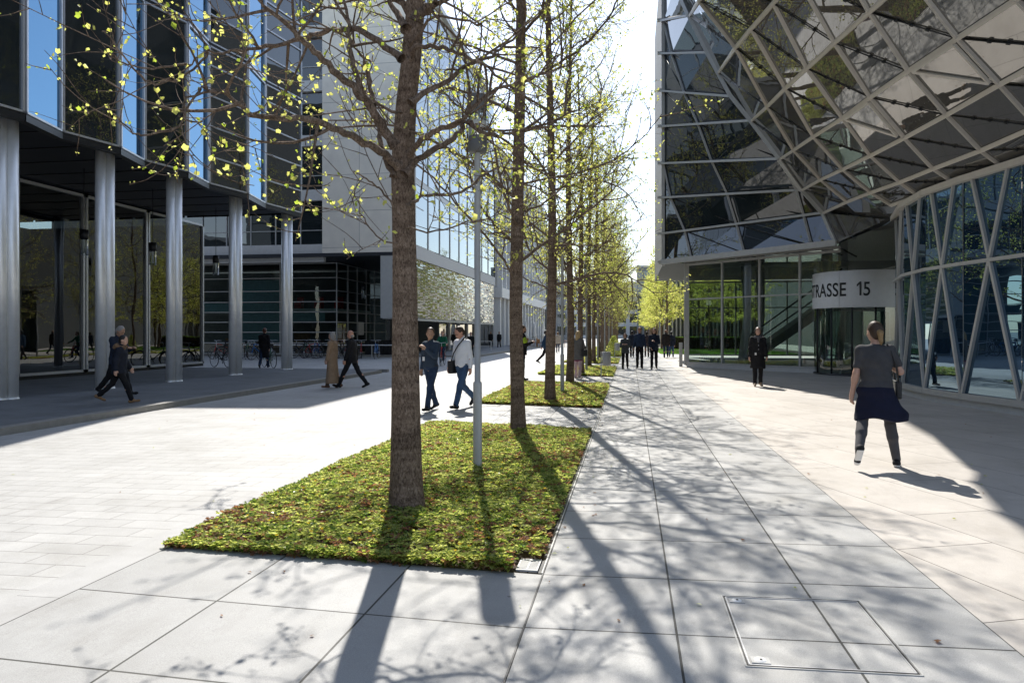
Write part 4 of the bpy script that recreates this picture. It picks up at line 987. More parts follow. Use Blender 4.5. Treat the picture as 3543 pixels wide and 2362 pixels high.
# ------------------------------------------------------------------ trees
class Grow:
    def __init__(s, seed, leafsize=(.03, .062), dense=1.0):
        s.rng = random.Random(seed); s.nr = np.random.RandomState(seed); s.V = []; s.F = []; s.n = 0; s.tips = []; s.ls = leafsize; s.dense = dense; s.rep = 4
    def limb(s, pts, rad, n):
        P_ = np.asarray(pts, float); r = np.asarray(rad, float); m = len(P_)
        T = np.gradient(P_, axis=0); T /= np.linalg.norm(T, axis=1)[:, None] + 1e-9
        ref = np.array([1., 0, 0]) if abs(T[0, 0]) < .8 else np.array([0, 1., 0])
        X = ref - T * (T @ ref)[:, None]; X /= np.linalg.norm(X, axis=1)[:, None] + 1e-9; Y = np.cross(T, X)
        a = np.arange(n) * 2 * math.pi / n
        V = P_[:, None, :] + (X[:, None, :] * np.cos(a)[None, :, None] + Y[:, None, :] * np.sin(a)[None, :, None]) * r[:, None, None]
        i = np.arange(m - 1)[:, None] * n; k = np.arange(n)[None, :]; k2 = (k + 1) % n
        F = np.stack([i + k, i + k2, i + n + k2, i + n + k], -1).reshape(-1, 4) + s.n
        s.V.append(V.reshape(-1, 3)); s.F.append(F); s.n += m * n
    def path(s, p, d, L, n, wob, up):
        pts = [Vector(p)]; d = Vector(d).normalized(); g = s.rng.gauss
        w = Vector((g(0, wob), g(0, wob), g(0, wob)))
        for i in range(n):
            w = w * .6 + Vector((g(0, wob), g(0, wob), g(0, wob))) * .6
            d = (d + w + Vector((0, 0, up))).normalized(); pts.append(pts[-1] + d * (L / n))
        return pts
    def children(s, pts, r0, level, start=.2):
        L = sum((b - a).length for a, b in zip(pts[:-1], pts[1:])); rg = s.rng
        if level == 1: cnt, ln = max(3, int(L * 4.3)), (.45, 1.35)
        else: cnt, ln = max(2, int(L * 7.5 * s.dense)), (.18, .55)
        for c in range(cnt):
            f = start + (1 - start) * (c + rg.random()) / cnt; q = f * (len(pts) - 1); i = min(int(q), len(pts) - 2)
            p = pts[i].lerp(pts[i + 1], q - i); t = (pts[i + 1] - pts[i]).normalized()
            o = Vector((rg.gauss(0, 1), rg.gauss(0, 1), rg.gauss(0, .8))); o = (o - t * o.dot(t)).normalized()
            ang = rg.uniform(.6, 1.15); d = t * math.cos(ang) + o * math.sin(ang)
            l = rg.uniform(*ln) * (1.15 - .5 * f)
            if level == 1:
                pp = s.path(p, d, l, 6, .13, .05); r = min(r0 * .5, .006 + .009 * l)
                s.limb(pp, np.linspace(r, .0028, 7), 4); s.children(pp, r, 2, .15); s.tips.append((pp[-1], pp[-1] - pp[-2]))
            else:
                pp = s.path(p, d, l, 4, .16, .10); s.limb(pp, np.linspace(.0042, .0018, 5), 3)
                s.tips.append((pp[-1], pp[-1] - pp[-2]))
                if rg.random() < .8 * s.dense: s.tips.append((pp[2], pp[2] - pp[1]))
    def main(s, pts, r, r1=.009, sub=.15):
        pts = [Vector(p) for p in pts]; fine = []
        for i in range(len(pts) - 1):                                  # Catmull-Rom smoothing of the limb
            p0, p1, p2, p3 = pts[max(i - 1, 0)], pts[i], pts[i + 1], pts[min(i + 2, len(pts) - 1)]
            for k in range(4):
                t = k / 4; fine.append(.5 * ((2 * p1) + (p2 - p0) * t + (2 * p0 - 5 * p1 + 4 * p2 - p3) * t * t + (3 * p1 - p0 - 3 * p2 + p3) * t ** 3))
        fine.append(pts[-1]); fine = [q + Vector((s.rng.gauss(0, .008), s.rng.gauss(0, .008), s.rng.gauss(0, .008))) * (1 if 0 < i else 0) for i, q in enumerate(fine)]
        k = len(fine); f = np.linspace(0, 1, k); rad = r1 + (r - r1) * (1 - f) ** .8; rad[0] *= 1.5; rad[1] *= 1.15
        s.limb(fine, rad, 8); s.children(fine, r, 1, sub); s.tips.append((fine[-1], fine[-1] - fine[-2]))
    def leaves(s):
        P_ = np.array([list(p) for p, d in s.tips]); Dv = np.array([list(d) for p, d in s.tips]); Dv /= np.linalg.norm(Dv, axis=1)[:, None] + 1e-9
        rep = s.rep; n = len(P_) * rep; rng = s.nr
        P_ = np.repeat(P_, rep, 0) - np.repeat(Dv, rep, 0) * (rng.rand(n, 1) * .10); Dv = np.repeat(Dv, rep, 0)
        keep = rng.rand(n) < .72; P_, Dv = P_[keep], Dv[keep]; n = len(P_)
        d = Dv * .45 + rng.normal(size=(n, 3)) * .75 + np.array([0, 0, .15]); d /= np.linalg.norm(d, axis=1)[:, None]
        x = np.cross(d, rng.normal(size=(n, 3))); x /= np.linalg.norm(x, axis=1)[:, None] + 1e-9; z = np.cross(x, d)
        l = (rng.uniform(0, 1, n) ** 1.9 * (s.ls[1] - s.ls[0]) + s.ls[0])[:, None]
        st = P_ + d * l * .4; w = l * rng.uniform(.75, 1.15, (n, 1)); up = l * rng.uniform(.1, .45, (n, 1))
        v = [st, st - x * w * .52 + d * l * .28 + z * up, st - x * w * .40 + d * l * .92 + z * up * .8, st + d * l * .80, st + x * w * .40 + d * l * .92 + z * up * .8, st + x * w * .52 + d * l * .28 + z * up]
        V = np.stack(v, 1).reshape(-1, 3); i = 6 * np.arange(n)
        F = np.concatenate([np.stack([i, i + 3, i + 2, i + 1], 1), np.stack([i, i + 5, i + 4, i + 3], 1)]); mi = (rng.rand(n) < .22).astype(int) + 1
        return V, F, np.concatenate([mi, mi])
    def crown(s, parent):
        V, F, mi = s.leaves(); n0 = s.n
        o = npmesh("crown", np.concatenate(s.V + [V]), np.concatenate(s.F + [F + n0]), [M['bark'], M['leaf'], M['leaf2']],
                   np.concatenate([np.zeros(sum(len(f) for f in s.F), int), mi]), True, parent)
        return o
def trunk(parent, prof, lean, seed, knots=()):
    rg = random.Random(seed); n = 22; vs_ = []; fs = []; prof = list(prof); k = len(prof)
    ph = [rg.random() * 6.28 for _ in range(4)]
    for i, (z, r) in enumerate(prof):
        cx_, cy_ = lean(z)
        for j in range(n):
            a = 2 * math.pi * j / n
            rr = r * (1 + .035 * math.sin(3 * a + ph[0] + z * .3) + .025 * math.sin(5 * a + ph[1] - z * .5) + (.10 * math.exp(-z / .15) * math.sin(4 * a + ph[2])))
            vs_.append((cx_ + rr * math.cos(a), cy_ + rr * math.sin(a), z))
    for i in range(k - 1):
        for j in range(n): fs.append((i * n + j, i * n + (j + 1) % n, (i + 1) * n + (j + 1) % n, (i + 1) * n + j))
    m_ = MB(); m_.add(vs_, fs, 0, True); return m_.build("trunk", M['bark'], parent)
def smoothprof(H, r0, r1):
    zs_ = [-.1, 0, .08, .18, .35, .6, 1.0, 1.5, 2, 2.6, 3.2, 4, 5, 6, 7, 8, 9, 10, 11, 12, H]
    return [(z, (r0 * (1.42 if z <= 0 else 1 + .36 * math.exp(-z / .22))) * (1 - max(0, z) / H) ** .62 * (1 - .0) + r1 if z < H else .012) for z in zs_ if z <= H]
# nearest tree: limbs follow the photo's main limbs, in front of and behind the trunk
TB = foot(1406, 1768); TB.z = .04
tree = thing("tulip_tree", "nearest tulip tree with thick furrowed trunk, front of the first planter", "tree", TB, 0, "tulip trees planted in the long planter row")
TD = 5.98
def q3(x, y, off): p = pix(900 + .4848 * x, .4848 * y, TD + off); return p - TB
def q1(x, y, off): p = pix(.4848 * x, .4848 * y, TD + off); return p - TB
def lean1(z): return (float(np.interp(z, [0, 1, 2.3, 3.15, 3.6, 4.1, 4.4, 6, 9, 13], [0, -.008, -.024, -.045, -.02, .035, .065, .13, .1, .15])), .01 * z)
pr = [(-.1, .20), (0, .185), (.08, .165), (.2, .152), (.4, .143), (.8, .132), (1.2, .125), (1.8, .113), (2.3, .107), (2.7, .104), (3.0, .104), (3.3, .100), (3.7, .092), (4.1, .088), (4.5, .084), (5, .085), (6, .075), (7.5, .06), (9, .045), (11, .028), (13, .012)]
trunk(tree, pr, lean1, 3)
G1 = Grow(11, (.016, .05), .9); G1.rep = 3
LIMBS = [
 ([q3(965, 1040, 0), q3(860, 880, -.05), q3(775, 740, -.12), q3(650, 620, -.2), q3(480, 460, -.32), q3(350, 340, -.4), q3(240, 230, -.5), q3(100, 110, -.62), q3(0, 20, -.7), q3(-150, -120, -.8)], .040, .6),
 ([q3(800, 770, -.1), q3(720, 620, 0), q3(655, 420, .1), q3(648, 250, .2), q3(600, 0, .3), q3(560, -250, .4)], .030, .45),
 ([q3(990, 1190, 0), q3(860, 1075, -.1), q3(700, 1000, -.25), q3(560, 930, -.4), q3(400, 860, -.55), q3(250, 850, -.7), q3(0, 825, -.9), q1(1780, 810, -1.0), q1(1700, 740, -1.05), q1(1560, 660, -1.1), q1(1430, 630, -1.15)], .034, .3),
 ([q1(1735, 770, -1.02), q1(1740, 640, -1.0), q1(1760, 450, -.9), q1(1830, 350, -.85)], .011, .1),
 ([q1(1560, 660, -1.1), q1(1330, 700, -1.2), q1(1310, 840, -1.25), q1(1450, 880, -1.2)], .008, .1),
 ([q3(950, 1260, .02), q3(880, 1100, .1), q3(850, 950, .2), q3(820, 830, .25), q3(800, 700, .3), q3(780, 560, .4), q3(740, 430, .5), q3(670, 340, .6), q3(560, 150, .8)], .024, .3),
 ([q3(1010, 420, 0), q3(850, 300, .1), q3(700, 220, .2), q3(560, 215, .3), q3(400, 240, .35), q3(250, 290, .4), q3(0, 340, .4), q1(1850, 340, .3), q1(1700, 370, .2), q1(1480, 380, .1), q1(1330, 460, .0)], .030, .2),
 ([q1(1480, 380, .1), q1(1380, 500, -.1), q1(1200, 590, -.3), q1(1030, 575, -.4), q1(920, 450, -.5), q1(800, 290, -.55), q1(730, 220, -.6)], .010, .05),
 ([q1(1330, 460, 0), q1(1180, 480, -.2), q1(1000, 480, -.3), q1(880, 440, -.35), q1(770, 380, -.4)], .008, .05),
 ([q1(1430, 630, -1.15), q1(1330, 800, -1.2), q1(1260, 920, -1.25), q1(1050, 965, -1.3), q1(930, 940, -1.35), q1(810, 810, -1.4)], .008, .1),
 ([q3(1000, 810, 0), q3(940, 790, .0), q3(840, 735, -.05), q3(790, 730, -.08)], .016, .5),
 ([q3(1060, 1100, 0), q3(1150, 1000, -.1), q3(1250, 930, -.2), q3(1430, 880, -.3), q3(1500, 880, -.32), q3(1600, 950, -.4), q3(1700, 970, -.45), q3(1850, 930, -.5), q3(2050, 880, -.6), q3(2250, 800, -.7)], .026, .2),
 ([q3(1030, 1250, 0), q3(1130, 1130, .1), q3(1300, 1040, .2), q3(1420, 940, .3), q3(1450, 840, .35), q3(1550, 740, .4), q3(1700, 640, .5), q3(1900, 570, .6), q3(2100, 500, .7), q3(2300, 420, .8)], .030, .3),
 ([q3(1070, 740, 0), q3(1200, 650, .1), q3(1300, 600, .15), q3(1500, 460, .3), q3(1650, 400, .4), q3(1800, 280, .5), q3(1960, 100, .6)], .028, .3),
 ([q3(1060, 430, 0), q3(1140, 330, -.1), q3(1300, 345, -.2), q3(1400, 380, -.25), q3(1600, 470, -.35), q3(1740, 590, -.45), q3(1840, 650, -.5)], .022, .2),
 ([q3(1110, 150, 0), q3(1160, 80, -.05), q3(1240, 30, -.1), q3(1350, -10, -.15), q3(1600, -160, -.25)], .050, .3),
 ([q3(1040, 210, 0), q3(1000, 140, .05), q3(950, 50, .1), q3(910, -40, .15), q3(820, -300, .3)], .036, .3),
 ([q3(1040, 1470, 0), q3(1095, 1440, .05), q3(1200, 1395, .1), q3(1400, 1380, .2), q3(1530, 1310, .3), q3(1600, 1245, .35), q3(1700, 1200, .4), q3(1850, 1200, .5), q3(2000, 1170, .6)], .016, .15),
 ([q3(990, 1540, 0), q3(900, 1400, -.1), q3(840, 1330, -.2), q3(760, 1280, -.3), q3(680, 1230, -.35)], .009, .1),
 ([q3(980, 1740, 0), q3(860, 1700, -.1), q3(760, 1600, -.15), q3(700, 1440, -.2)], .007, .1),
 ([q3(1060, 1620, 0), q3(1200, 1660, -.2), q3(1420, 1600, -.35), q3(1600, 1560, -.4)], .008, .1),
 ([q3(1060, 330, 0), q3(1250, 120, -.3), q3(1500, 160, -.6), q3(1640, 150, -.8)], .014, .1),
]
for pts, r, sub in LIMBS: G1.main(pts, r, .005, sub)
rg = random.Random(5)
def radial(G, z0_, z1_, dz, lean, Lf, r0=.030, H=13.0, s0=0.0):
    z = z0_; a = s0
    while z < z1_:
        a += 2.4 + rg.uniform(-.35, .35); f = (z - z0_) / (H - z0_)
        L = Lf * (1 - .60 * f ** 1.3) * rg.uniform(.7, 1.15); el = rg.uniform(.15, .62) + .32 * f
        d = Vector((math.cos(a) * math.cos(el), math.sin(a) * math.cos(el), math.sin(el))); cx_, cy_ = lean(z)
        pts = [Vector((cx_, cy_, z - .05)), ] ; p = Vector((cx_, cy_, z)) + d * .12; sag = rg.uniform(-.1, .12); g = rg.gauss
        w = Vector((0, 0, 0))
        for k in range(6):
            pts.append(p); w = w * .5 + Vector((g(0, .30), g(0, .30), g(0, .24))); d = (d + w * .6 + Vector((0, 0, sag + .06 * k * (1 if sag < 0 else -.5)))).normalized(); p = p + d * L / 6
        G.main(pts, r0 * (1 - .5 * f) * rg.uniform(.7, 1.2), .005, .18)
        z += dz * rg.uniform(.7, 1.3)
radial(G1, 4.5, 12.3, .22, lean1, 2.9, .034)
G1.crown(tree)
TREES = [(-1.80, 11.55), (-1.82, 16.4), (-1.86, 22.4), (-1.83, 27.1), (-1.84, 33.1), (-1.84, 38.0), (-1.85, 43.7), (-1.85, 48.8), (-1.85, 54.4), (-1.85, 59.6), (-1.85, 65.2), (-1.85, 70.5), (-1.85, 76.1), (-1.85, 81.2), (-1.85, 87), (-1.85, 92.0), (-1.85, 97.8), (-1.85, 103), (-1.85, 108.5)]
names = ["second", "third", "fourth", "fifth", "sixth", "seventh", "eighth", "ninth"]
protoT = []
def generic(seed, H, Lf, label, loc, base=2.55, name="tulip_tree", group="tulip trees planted in the long planter row", r0=.105, lsz=(.020, .054), dense=1.0):
    t = thing(name, label, "tree", loc, 0, group); ph = seed * 1.7
    ln = lambda z: (.05 * math.sin(z * .5 + ph) * min(1, z / 2), .05 * math.sin(z * .43 + ph * 2) * min(1, z / 2))
    trunk(t, smoothprof(H, r0, .012), ln, seed); G = Grow(seed, lsz, dense); rg.seed(seed)
    radial(G, base, H - .5, .27, ln, Lf, .032, H, seed); G.crown(t); protoT.append(t); return t
DG = "trees that merge at the far end of the planter row"
for i, (x, y) in enumerate(TREES):
    lab = (["second tulip tree from the front, at the back corner of the nearest planter", "third tulip tree, at the front of the second planter", "fourth tulip tree, beside the blonde woman in the grey coat",
            "fifth tulip tree, at the front of the third planter behind the blonde woman", "sixth tulip tree, at the back of the third planter behind the litter bin", "seventh tulip tree of the long planter row, fourth planter",
            "eighth tulip tree of the long planter row, fourth planter"] + ["tulip tree in the far merging end of the long planter row"] * 20)[i]
    z = gz(x)
    if i < 3: generic(21 + i, 12.6, (4.2, 4.1, 4.3)[i], lab, (x, y, z), (2.5, 2.7, 2.4)[i])
    else:
        r_ = dup(protoT[i % 3], (x + random.uniform(-.06, .06), y, z), i * 2.1, lab, None if i < 7 else DG, (1.0, .95, .98, .93)[i % 4]); r_.rotation_euler = (R(random.uniform(-1.3, 1.3)), R(random.uniform(-1.3, 1.3)), i * 2.1)
p0 = generic(31, 9.6, 2.3, "tree in the green far row beyond the lawn, nearest to the glass corner", (3.05, 60.5, 0), 2.4, "young_tree", "young leafy trees beyond the lawn", .085, (.05, .10), 1.4)
k = 0
for x in (3.05, 6.6, 10.0):
    for j in range(11):
        if x == 3.05 and j == 0: continue
        y = 60.5 + j * 7.0 + (3 if x == 6.6 else 0)
        if x == 10.0 and j > 6: continue
        dup(p0, (x + random.uniform(-.2, .2), y, 0), j * 1.3 + x, "young leafy tree in the merging far rows beyond the lawn", None, random.uniform(.88, 1.05)); k += 1
# young conifer-like shrub at the third planter's end
t = thing("shrub", "small light green shrub at the far planters beside the path", "shrub", (-1.1, 49.5, .02))
rng = np.random.RandomState(9); n = 900; zz = rng.rand(n) ** 1.2; a = rng.rand(n) * 6.283; rr = .75 * (1 - zz * .85) * np.sqrt(rng.rand(n))
p = np.stack([rr * np.cos(a), rr * np.sin(a), .1 + zz * 1.3], 1); q = rng.normal(size=(n, 3)); q /= np.linalg.norm(q, axis=1)[:, None]; r_ = np.cross(q, rng.normal(size=(n, 3))); r_ /= np.linalg.norm(r_, axis=1)[:, None]
npmesh("foliage", np.stack([p - q * .07, p + r_ * .035, p + q * .07, p - r_ * .035], 1).reshape(-1, 3), np.arange(4 * n).reshape(-1, 4), M['gc2'], parent=t)
MB().tube([(0, 0, 0), (0, 0, 1.1)], .02, 6).build("stem", M['bark'], t)
# ------------------------------------------------------------------ people: signed distance bodies turned into one continuous skin
def snets(f, org, h):
    nx, ny, nz = f.shape; ins = f < 0
    c = np.zeros((nx - 1, ny - 1, nz - 1), int); corners = [(i, j, k) for i in (0, 1) for j in (0, 1) for k in (0, 1)]
    for (i, j, k) in corners: c += ins[i:nx - 1 + i, j:ny - 1 + j, k:nz - 1 + k]
    act = (c > 0) & (c < 8); idx = -np.ones(act.shape, int); I = np.argwhere(act); idx[act] = np.arange(len(I))
    acc = np.zeros((len(I), 3)); cnt = np.zeros(len(I)); a_, b_, c_ = I.T
    for ax in range(3):
        for u in (0, 1):
            for w in (0, 1):
                o0 = [0, 0, 0]; o = [q for q in range(3) if q != ax]; o0[o[0]] = u; o0[o[1]] = w; o1 = list(o0); o1[ax] = 1
                f0 = f[a_ + o0[0], b_ + o0[1], c_ + o0[2]]; f1 = f[a_ + o1[0], b_ + o1[1], c_ + o1[2]]
                x = (f0 < 0) != (f1 < 0); t = np.where(x, f0 / np.where(x, f0 - f1, 1), 0)
                p = np.tile(np.array(o0, float), (len(I), 1)); p[:, ax] += t; acc += p * x[:, None]; cnt += x
    V = (I + acc / cnt[:, None]) * h + np.array(org)
    Q = []
    for ax in range(3):
        s0 = [slice(1, -1)] * 3; s0[ax] = slice(0, -1); s1 = list(s0); s1[ax] = slice(1, None)
        A = ins[tuple(s0)]; B = ins[tuple(s1)]; cr = np.argwhere(A != B)
        if not len(cr): continue
        base = cr + 1; base[:, ax] -= 1
        u, w = [(1, 2), (2, 0), (0, 1)][ax]
        def at_(du, dw):
            q = base.copy(); q[:, u] += du; q[:, w] += dw; return idx[q[:, 0], q[:, 1], q[:, 2]]
        quad = np.stack([at_(-1, -1), at_(0, -1), at_(0, 0), at_(-1, 0)], 1)
        flip = ~A[cr[:, 0], cr[:, 1], cr[:, 2]]; quad[flip] = quad[flip][:, ::-1]; Q.append(quad[(quad >= 0).all(1)])
    return V, np.concatenate(Q)
def cap(a, b, ra, rb=None, flat=None): return ('c', np.array(a, float), np.array(b, float), ra, ra if rb is None else rb, flat)
def ell(c, r, rot=None): return ('e', np.array(c, float), np.array(r, float), rot)
def sdf(prims, h, k=.025, fold=0.0, fseed=0):
    los, his = [], []
    for p in prims:
        if p[0] == 'c': m_ = max(p[3], p[4]); los.append(np.minimum(p[1], p[2]) - m_); his.append(np.maximum(p[1], p[2]) + m_)
        else: m_ = p[2].max(); los.append(p[1] - m_); his.append(p[1] + m_)
    los, his = np.array(los), np.array(his); org = los.min(0) - 4 * h; dim = np.ceil((his.max(0) + 4 * h - org) / h).astype(int) + 1
    f = np.full(dim, 1.0, np.float32); mar = k + fold + 3 * h
    for p, l, u in zip(prims, los, his):
        i0 = np.maximum(0, ((l - mar - org) / h).astype(int)); i1 = np.minimum(dim, ((u + mar - org) / h).astype(int) + 2)
        X = org[0] + h * np.arange(i0[0], i1[0])[:, None, None]; Y = org[1] + h * np.arange(i0[1], i1[1])[None, :, None]; Z = org[2] + h * np.arange(i0[2], i1[2])[None, None, :]
        if p[0] == 'c':
            a, b, ra, rb, fl = p[1:]; ab = b - a; L2 = ab @ ab + 1e-12
            if fl is not None:                                   # flattened limb: fl = (axis vector, factor)
                ax, fc = np.array(fl[0], float), fl[1]
            t = np.clip(((X - a[0]) * ab[0] + (Y - a[1]) * ab[1] + (Z - a[2]) * ab[2]) / L2, 0, 1)
            dx, dy, dz = X - a[0] - t * ab[0], Y - a[1] - t * ab[1], Z - a[2] - t * ab[2]
            if fl is not None:
                dt = dx * ax[0] + dy * ax[1] + dz * ax[2]; dx, dy, dz = dx + ax[0] * dt * (fc - 1), dy + ax[1] * dt * (fc - 1), dz + ax[2] * dt * (fc - 1)
            d = np.sqrt(dx * dx + dy * dy + dz * dz) - (ra + (rb - ra) * t)
            if fl is not None: d = d / (1 + (fc - 1) * .35)
        else:
            c, r, rot = p[1:]; dx, dy, dz = X - c[0], Y - c[1], Z - c[2]
            if rot is not None:
                Rm = rot; dx, dy, dz = Rm[0][0] * dx + Rm[1][0] * dy + Rm[2][0] * dz, Rm[0][1] * dx + Rm[1][1] * dy + Rm[2][1] * dz, Rm[0][2] * dx + Rm[1][2] * dy + Rm[2][2] * dz
            k0 = np.sqrt((dx / r[0]) ** 2 + (dy / r[1]) ** 2 + (dz / r[2]) ** 2); k1 = np.sqrt((dx / r[0] ** 2) ** 2 + (dy / r[1] ** 2) ** 2 + (dz / r[2] ** 2) ** 2)
            d = k0 * (k0 - 1) / (k1 + 1e-6)
        g = f[i0[0]:i1[0], i0[1]:i1[1], i0[2]:i1[2]]; hh = np.maximum(k - np.abs(g - d), 0) / k
        g[...] = np.minimum(g, d) - hh * hh * k * .25
    if fold:
        X = org[0] + h * np.arange(dim[0])[:, None, None]; Y = org[1] + h * np.arange(dim[1])[None, :, None]; Z = org[2] + h * np.arange(dim[2])[None, None, :]
        s = fseed
        f += fold * (np.sin(31 * X + 9 * Z + s + 2 * np.sin(11 * Z + 7 * Y)) * np.sin(23 * Y + 13 * Z + 2.1 * s) + .7 * np.sin(27 * Z - 14 * X + 11 * Y + s) * np.sin(9 * X + 17 * Y)).astype(np.float32)
    return f, org
def sdfmesh(name, prims, h, m, parent=None, k=.025, fold=0.0, seed=0, cut=None):
    f, org = sdf(prims, h, k, fold, seed)
    if cut is not None:
        X = org[0] + h * np.arange(f.shape[0])[:, None, None]; Y = org[1] + h * np.arange(f.shape[1])[None, :, None]; Z = org[2] + h * np.arange(f.shape[2])[None, None, :]
        f = np.maximum(f, cut(X, Y, Z)).astype(np.float32)
    V, F = snets(f, org, h)
    return npmesh(name, V, F, m, None, True, parent)
SK = {c: plain("skin_" + c, v, .55, 0, .08, 20) for c, v in (('light', (.50, .30, .22)), ('ruddy', (.50, .26, .18)), ('tan', (.40, .23, .15)))}
CLO = {}
def cloth(name, col, rough=.85, var=.15):
    if name not in CLO: CLO[name] = plain("fabric_" + name, col, rough, 0, var, 9, .25, .35, 260)
    return CLO[name]
HAIR = {c: plain("hair_" + c, v, .5, 0, .3, 60, .4, .6, 150) for c, v in (('brown', (.045, .025, .014)), ('dark', (.014, .011, .010)), ('grey', (.28, .26, .24)), ('blonde', (.48, .34, .17)), ('fair', (.20, .12, .06)), ('auburn', (.10, .035, .018)), ('tail', (.26, .17, .08)))}
HAND = ((.030, .075), (.010, .084), (-.010, .078), (-.029, .062))
def person(label, loc, yaw, H=1.75, far=1, legs=((0, 0), (0, 0)), arms=None, lean=0, head=(0, 0), skin='light', hair=('short', 'brown'), top=('shirt', 'navy'), bottom=('trousers', 'denim'),
           shoes=None, girth=1.0, spread=.015, arm2=None, heel=None, lift=0.0, foot_pitch=(0, 0), seat=None, extra=None, face=True):
    """yaw: 0 faces +Y (away from the camera), 180 faces the camera. legs: ((hip, knee) left, right) in degrees.
    arms: ((abduct, forward, elbow, inward) left, right)."""
    sc = H / 1.75; h = (.0075, .013, .02, .026)[far]; hf = h
    arms = arms or ((7, 8, 18, 5), (7, -8, 12, 5)); g_ = girth
    la = R(lean); hip0 = np.array([0, 0, .95])
    def T(v): # torso lean about the hips
        v = np.array(v, float) - hip0; return hip0 + np.array([v[0], v[1] * math.cos(la) + v[2] * math.sin(la), -v[1] * math.sin(la) + v[2] * math.cos(la)])
    B, TO, AR, LE, SH = [], [], [], [], [[], []]; J = {}
    B += [ell(T((0, .0, 1.27)), (.158 * g_, .105 * g_, .20)), ell(T((0, .008, 1.09)), (.142 * g_, .098 * g_ ** 1.5, .17)), ell((0, -.005, .95), (.160 * g_, .112 * g_, .13)),
          cap(T((-.135, -.01, 1.405)), T((.135, -.01, 1.405)), .058), cap(T((0, -.01, 1.42)), T((0, .015, 1.56)), .056, .05)]
    TO = [ell(T((0, .0, 1.27)), (.172 * g_, .120 * g_, .21)), ell(T((0, .008, 1.08)), (.158 * g_, .113 * g_ ** 1.5, .20)), cap(T((-.14, -.01, 1.405)), T((.14, -.01, 1.405)), .070), ell((0, -.003, .96), (.170 * g_, .120 * g_, .11))]
    # head
    hy, hp = R(head[0]), R(head[1]); nb = T((0, .012, 1.545))
    Rz = np.array([[math.cos(hy), -math.sin(hy), 0], [math.sin(hy), math.cos(hy), 0], [0, 0, 1]]); a_ = hp + la; Rx = np.array([[1, 0, 0], [0, math.cos(a_), math.sin(a_)], [0, -math.sin(a_), math.cos(a_)]])
    RH = Rz @ Rx
    def HD(v): return nb + RH @ np.array(v, float)
    B += [ell(HD((0, .005, .115)), (.076, .094, .108), RH), ell(HD((0, .045, .045)), (.056, .058, .062), RH), ell(HD((0, .062, .012)), (.030, .028, .022), RH),
          cap(HD((0, .094, .100)), HD((0, .112, .062)), .009, .014), ell(HD((-.078, -.002, .085)), (.010, .020, .032), RH), ell(HD((.078, -.002, .085)), (.010, .020, .032), RH),
          ell(HD((0, .086, .118)), (.050, .014, .012), RH), ell(HD((0, .093, .030)), (.026, .010, .007), RH), ell(HD((-.04, .062, .07)), (.024, .024, .024), RH), ell(HD((.04, .062, .07)), (.024, .024, .024), RH)]
    # arms
    for i, sg in enumerate((-1, 1)):
        ab, fw, el_, inn = [R(q) for q in arms[i]]; s0 = T((sg * .165 * (.9 + .1 * g_), -.01, 1.405))
        d1 = np.array([sg * math.sin(ab), math.sin(fw) * math.cos(ab), -math.cos(fw) * math.cos(ab)]); a2 = ab - inn
        d2 = np.array([sg * math.sin(a2), math.sin(fw + el_) * math.cos(a2), -math.cos(fw + el_) * math.cos(a2)])
        e = s0 + d1 * .285; w = e + d2 * .245; J['wrist%d' % i] = w; J['d%d' % i] = d2
        B += [cap(s0, e, .046, .037), cap(e, e + d2 * .09, .040, .039), cap(e + d2 * .06, w, .039, .026)]
        AR.append((s0, e, w))
        # hand: palm, four bent fingers, thumb from the side of the palm
        pn = np.array([-sg, .25, 0.0]) if abs(d2[2]) > .6 else np.array([-sg * .5, 0, -1.0]); pn = pn - d2 * (pn @ d2); pn /= np.linalg.norm(pn)
        sp = np.cross(d2, pn); sp /= np.linalg.norm(sp)
        if sp[1] < 0 and abs(d2[2]) > .6: sp = -sp
        B += [cap(w, w + d2 * .05, .024, .030, None), cap(w + d2 * .045 + sp * .022, w + d2 * .085 + sp * .024, .013), cap(w + d2 * .045 - sp * .02, w + d2 * .08 - sp * .022, .013), cap(w + d2 * .045, w + d2 * .088, .015)]
        for off, ln in HAND:
            k0 = w + d2 * .088 + sp * off; k1 = k0 + (d2 * .92 + pn * .35) * ln * .48; k2 = k1 + (d2 * .70 + pn * .75) * ln * .5; B += [cap(k0, k1, .0095, .0085), cap(k1, k2, .0085, .007)]
        t0_ = w + d2 * .03 + sp * .024; t1_ = t0_ + (d2 * .55 + sp * .75 + pn * .2) * .042; t2_ = t1_ + (d2 * .85 + sp * .25 + pn * .3) * .032; B += [cap(t0_, t1_, .012, .010), cap(t1_, t2_, .010, .0075)]
    # legs
    minz = 9
    for i, sg in enumerate((-1, 1)):
        ha, kb = R(legs[i][0]), R(legs[i][1]); hp_ = np.array([sg * .085 * g_, 0, .92]); sps = spread * sg
        k_ = hp_ + .43 * np.array([sps, math.sin(ha), -math.cos(ha)]); s2 = ha - kb; an = k_ + .42 * np.array([sps, math.sin(s2), -math.cos(s2)])
        fp = R(foot_pitch[i]) + (0 if abs(s2) < .12 else s2 * -.55); fd = np.array([sg * .12, math.cos(fp), -math.sin(fp)]); fu = np.array([0, math.sin(fp), math.cos(fp)])
        hl = an - fu * .045 - fd * .045; to = an - fu * .058 + fd * .15
        B += [cap(hp_, k_, .078 * g_, .053), cap(k_, k_ + (an - k_) * .35 + np.array([0, -.018, 0]), .053, .056), cap(k_ + (an - k_) * .3, an, .053, .036), cap(hl, an - fu * .03 + fd * .04, .036, .036), cap(hl, to, .030, .026)]
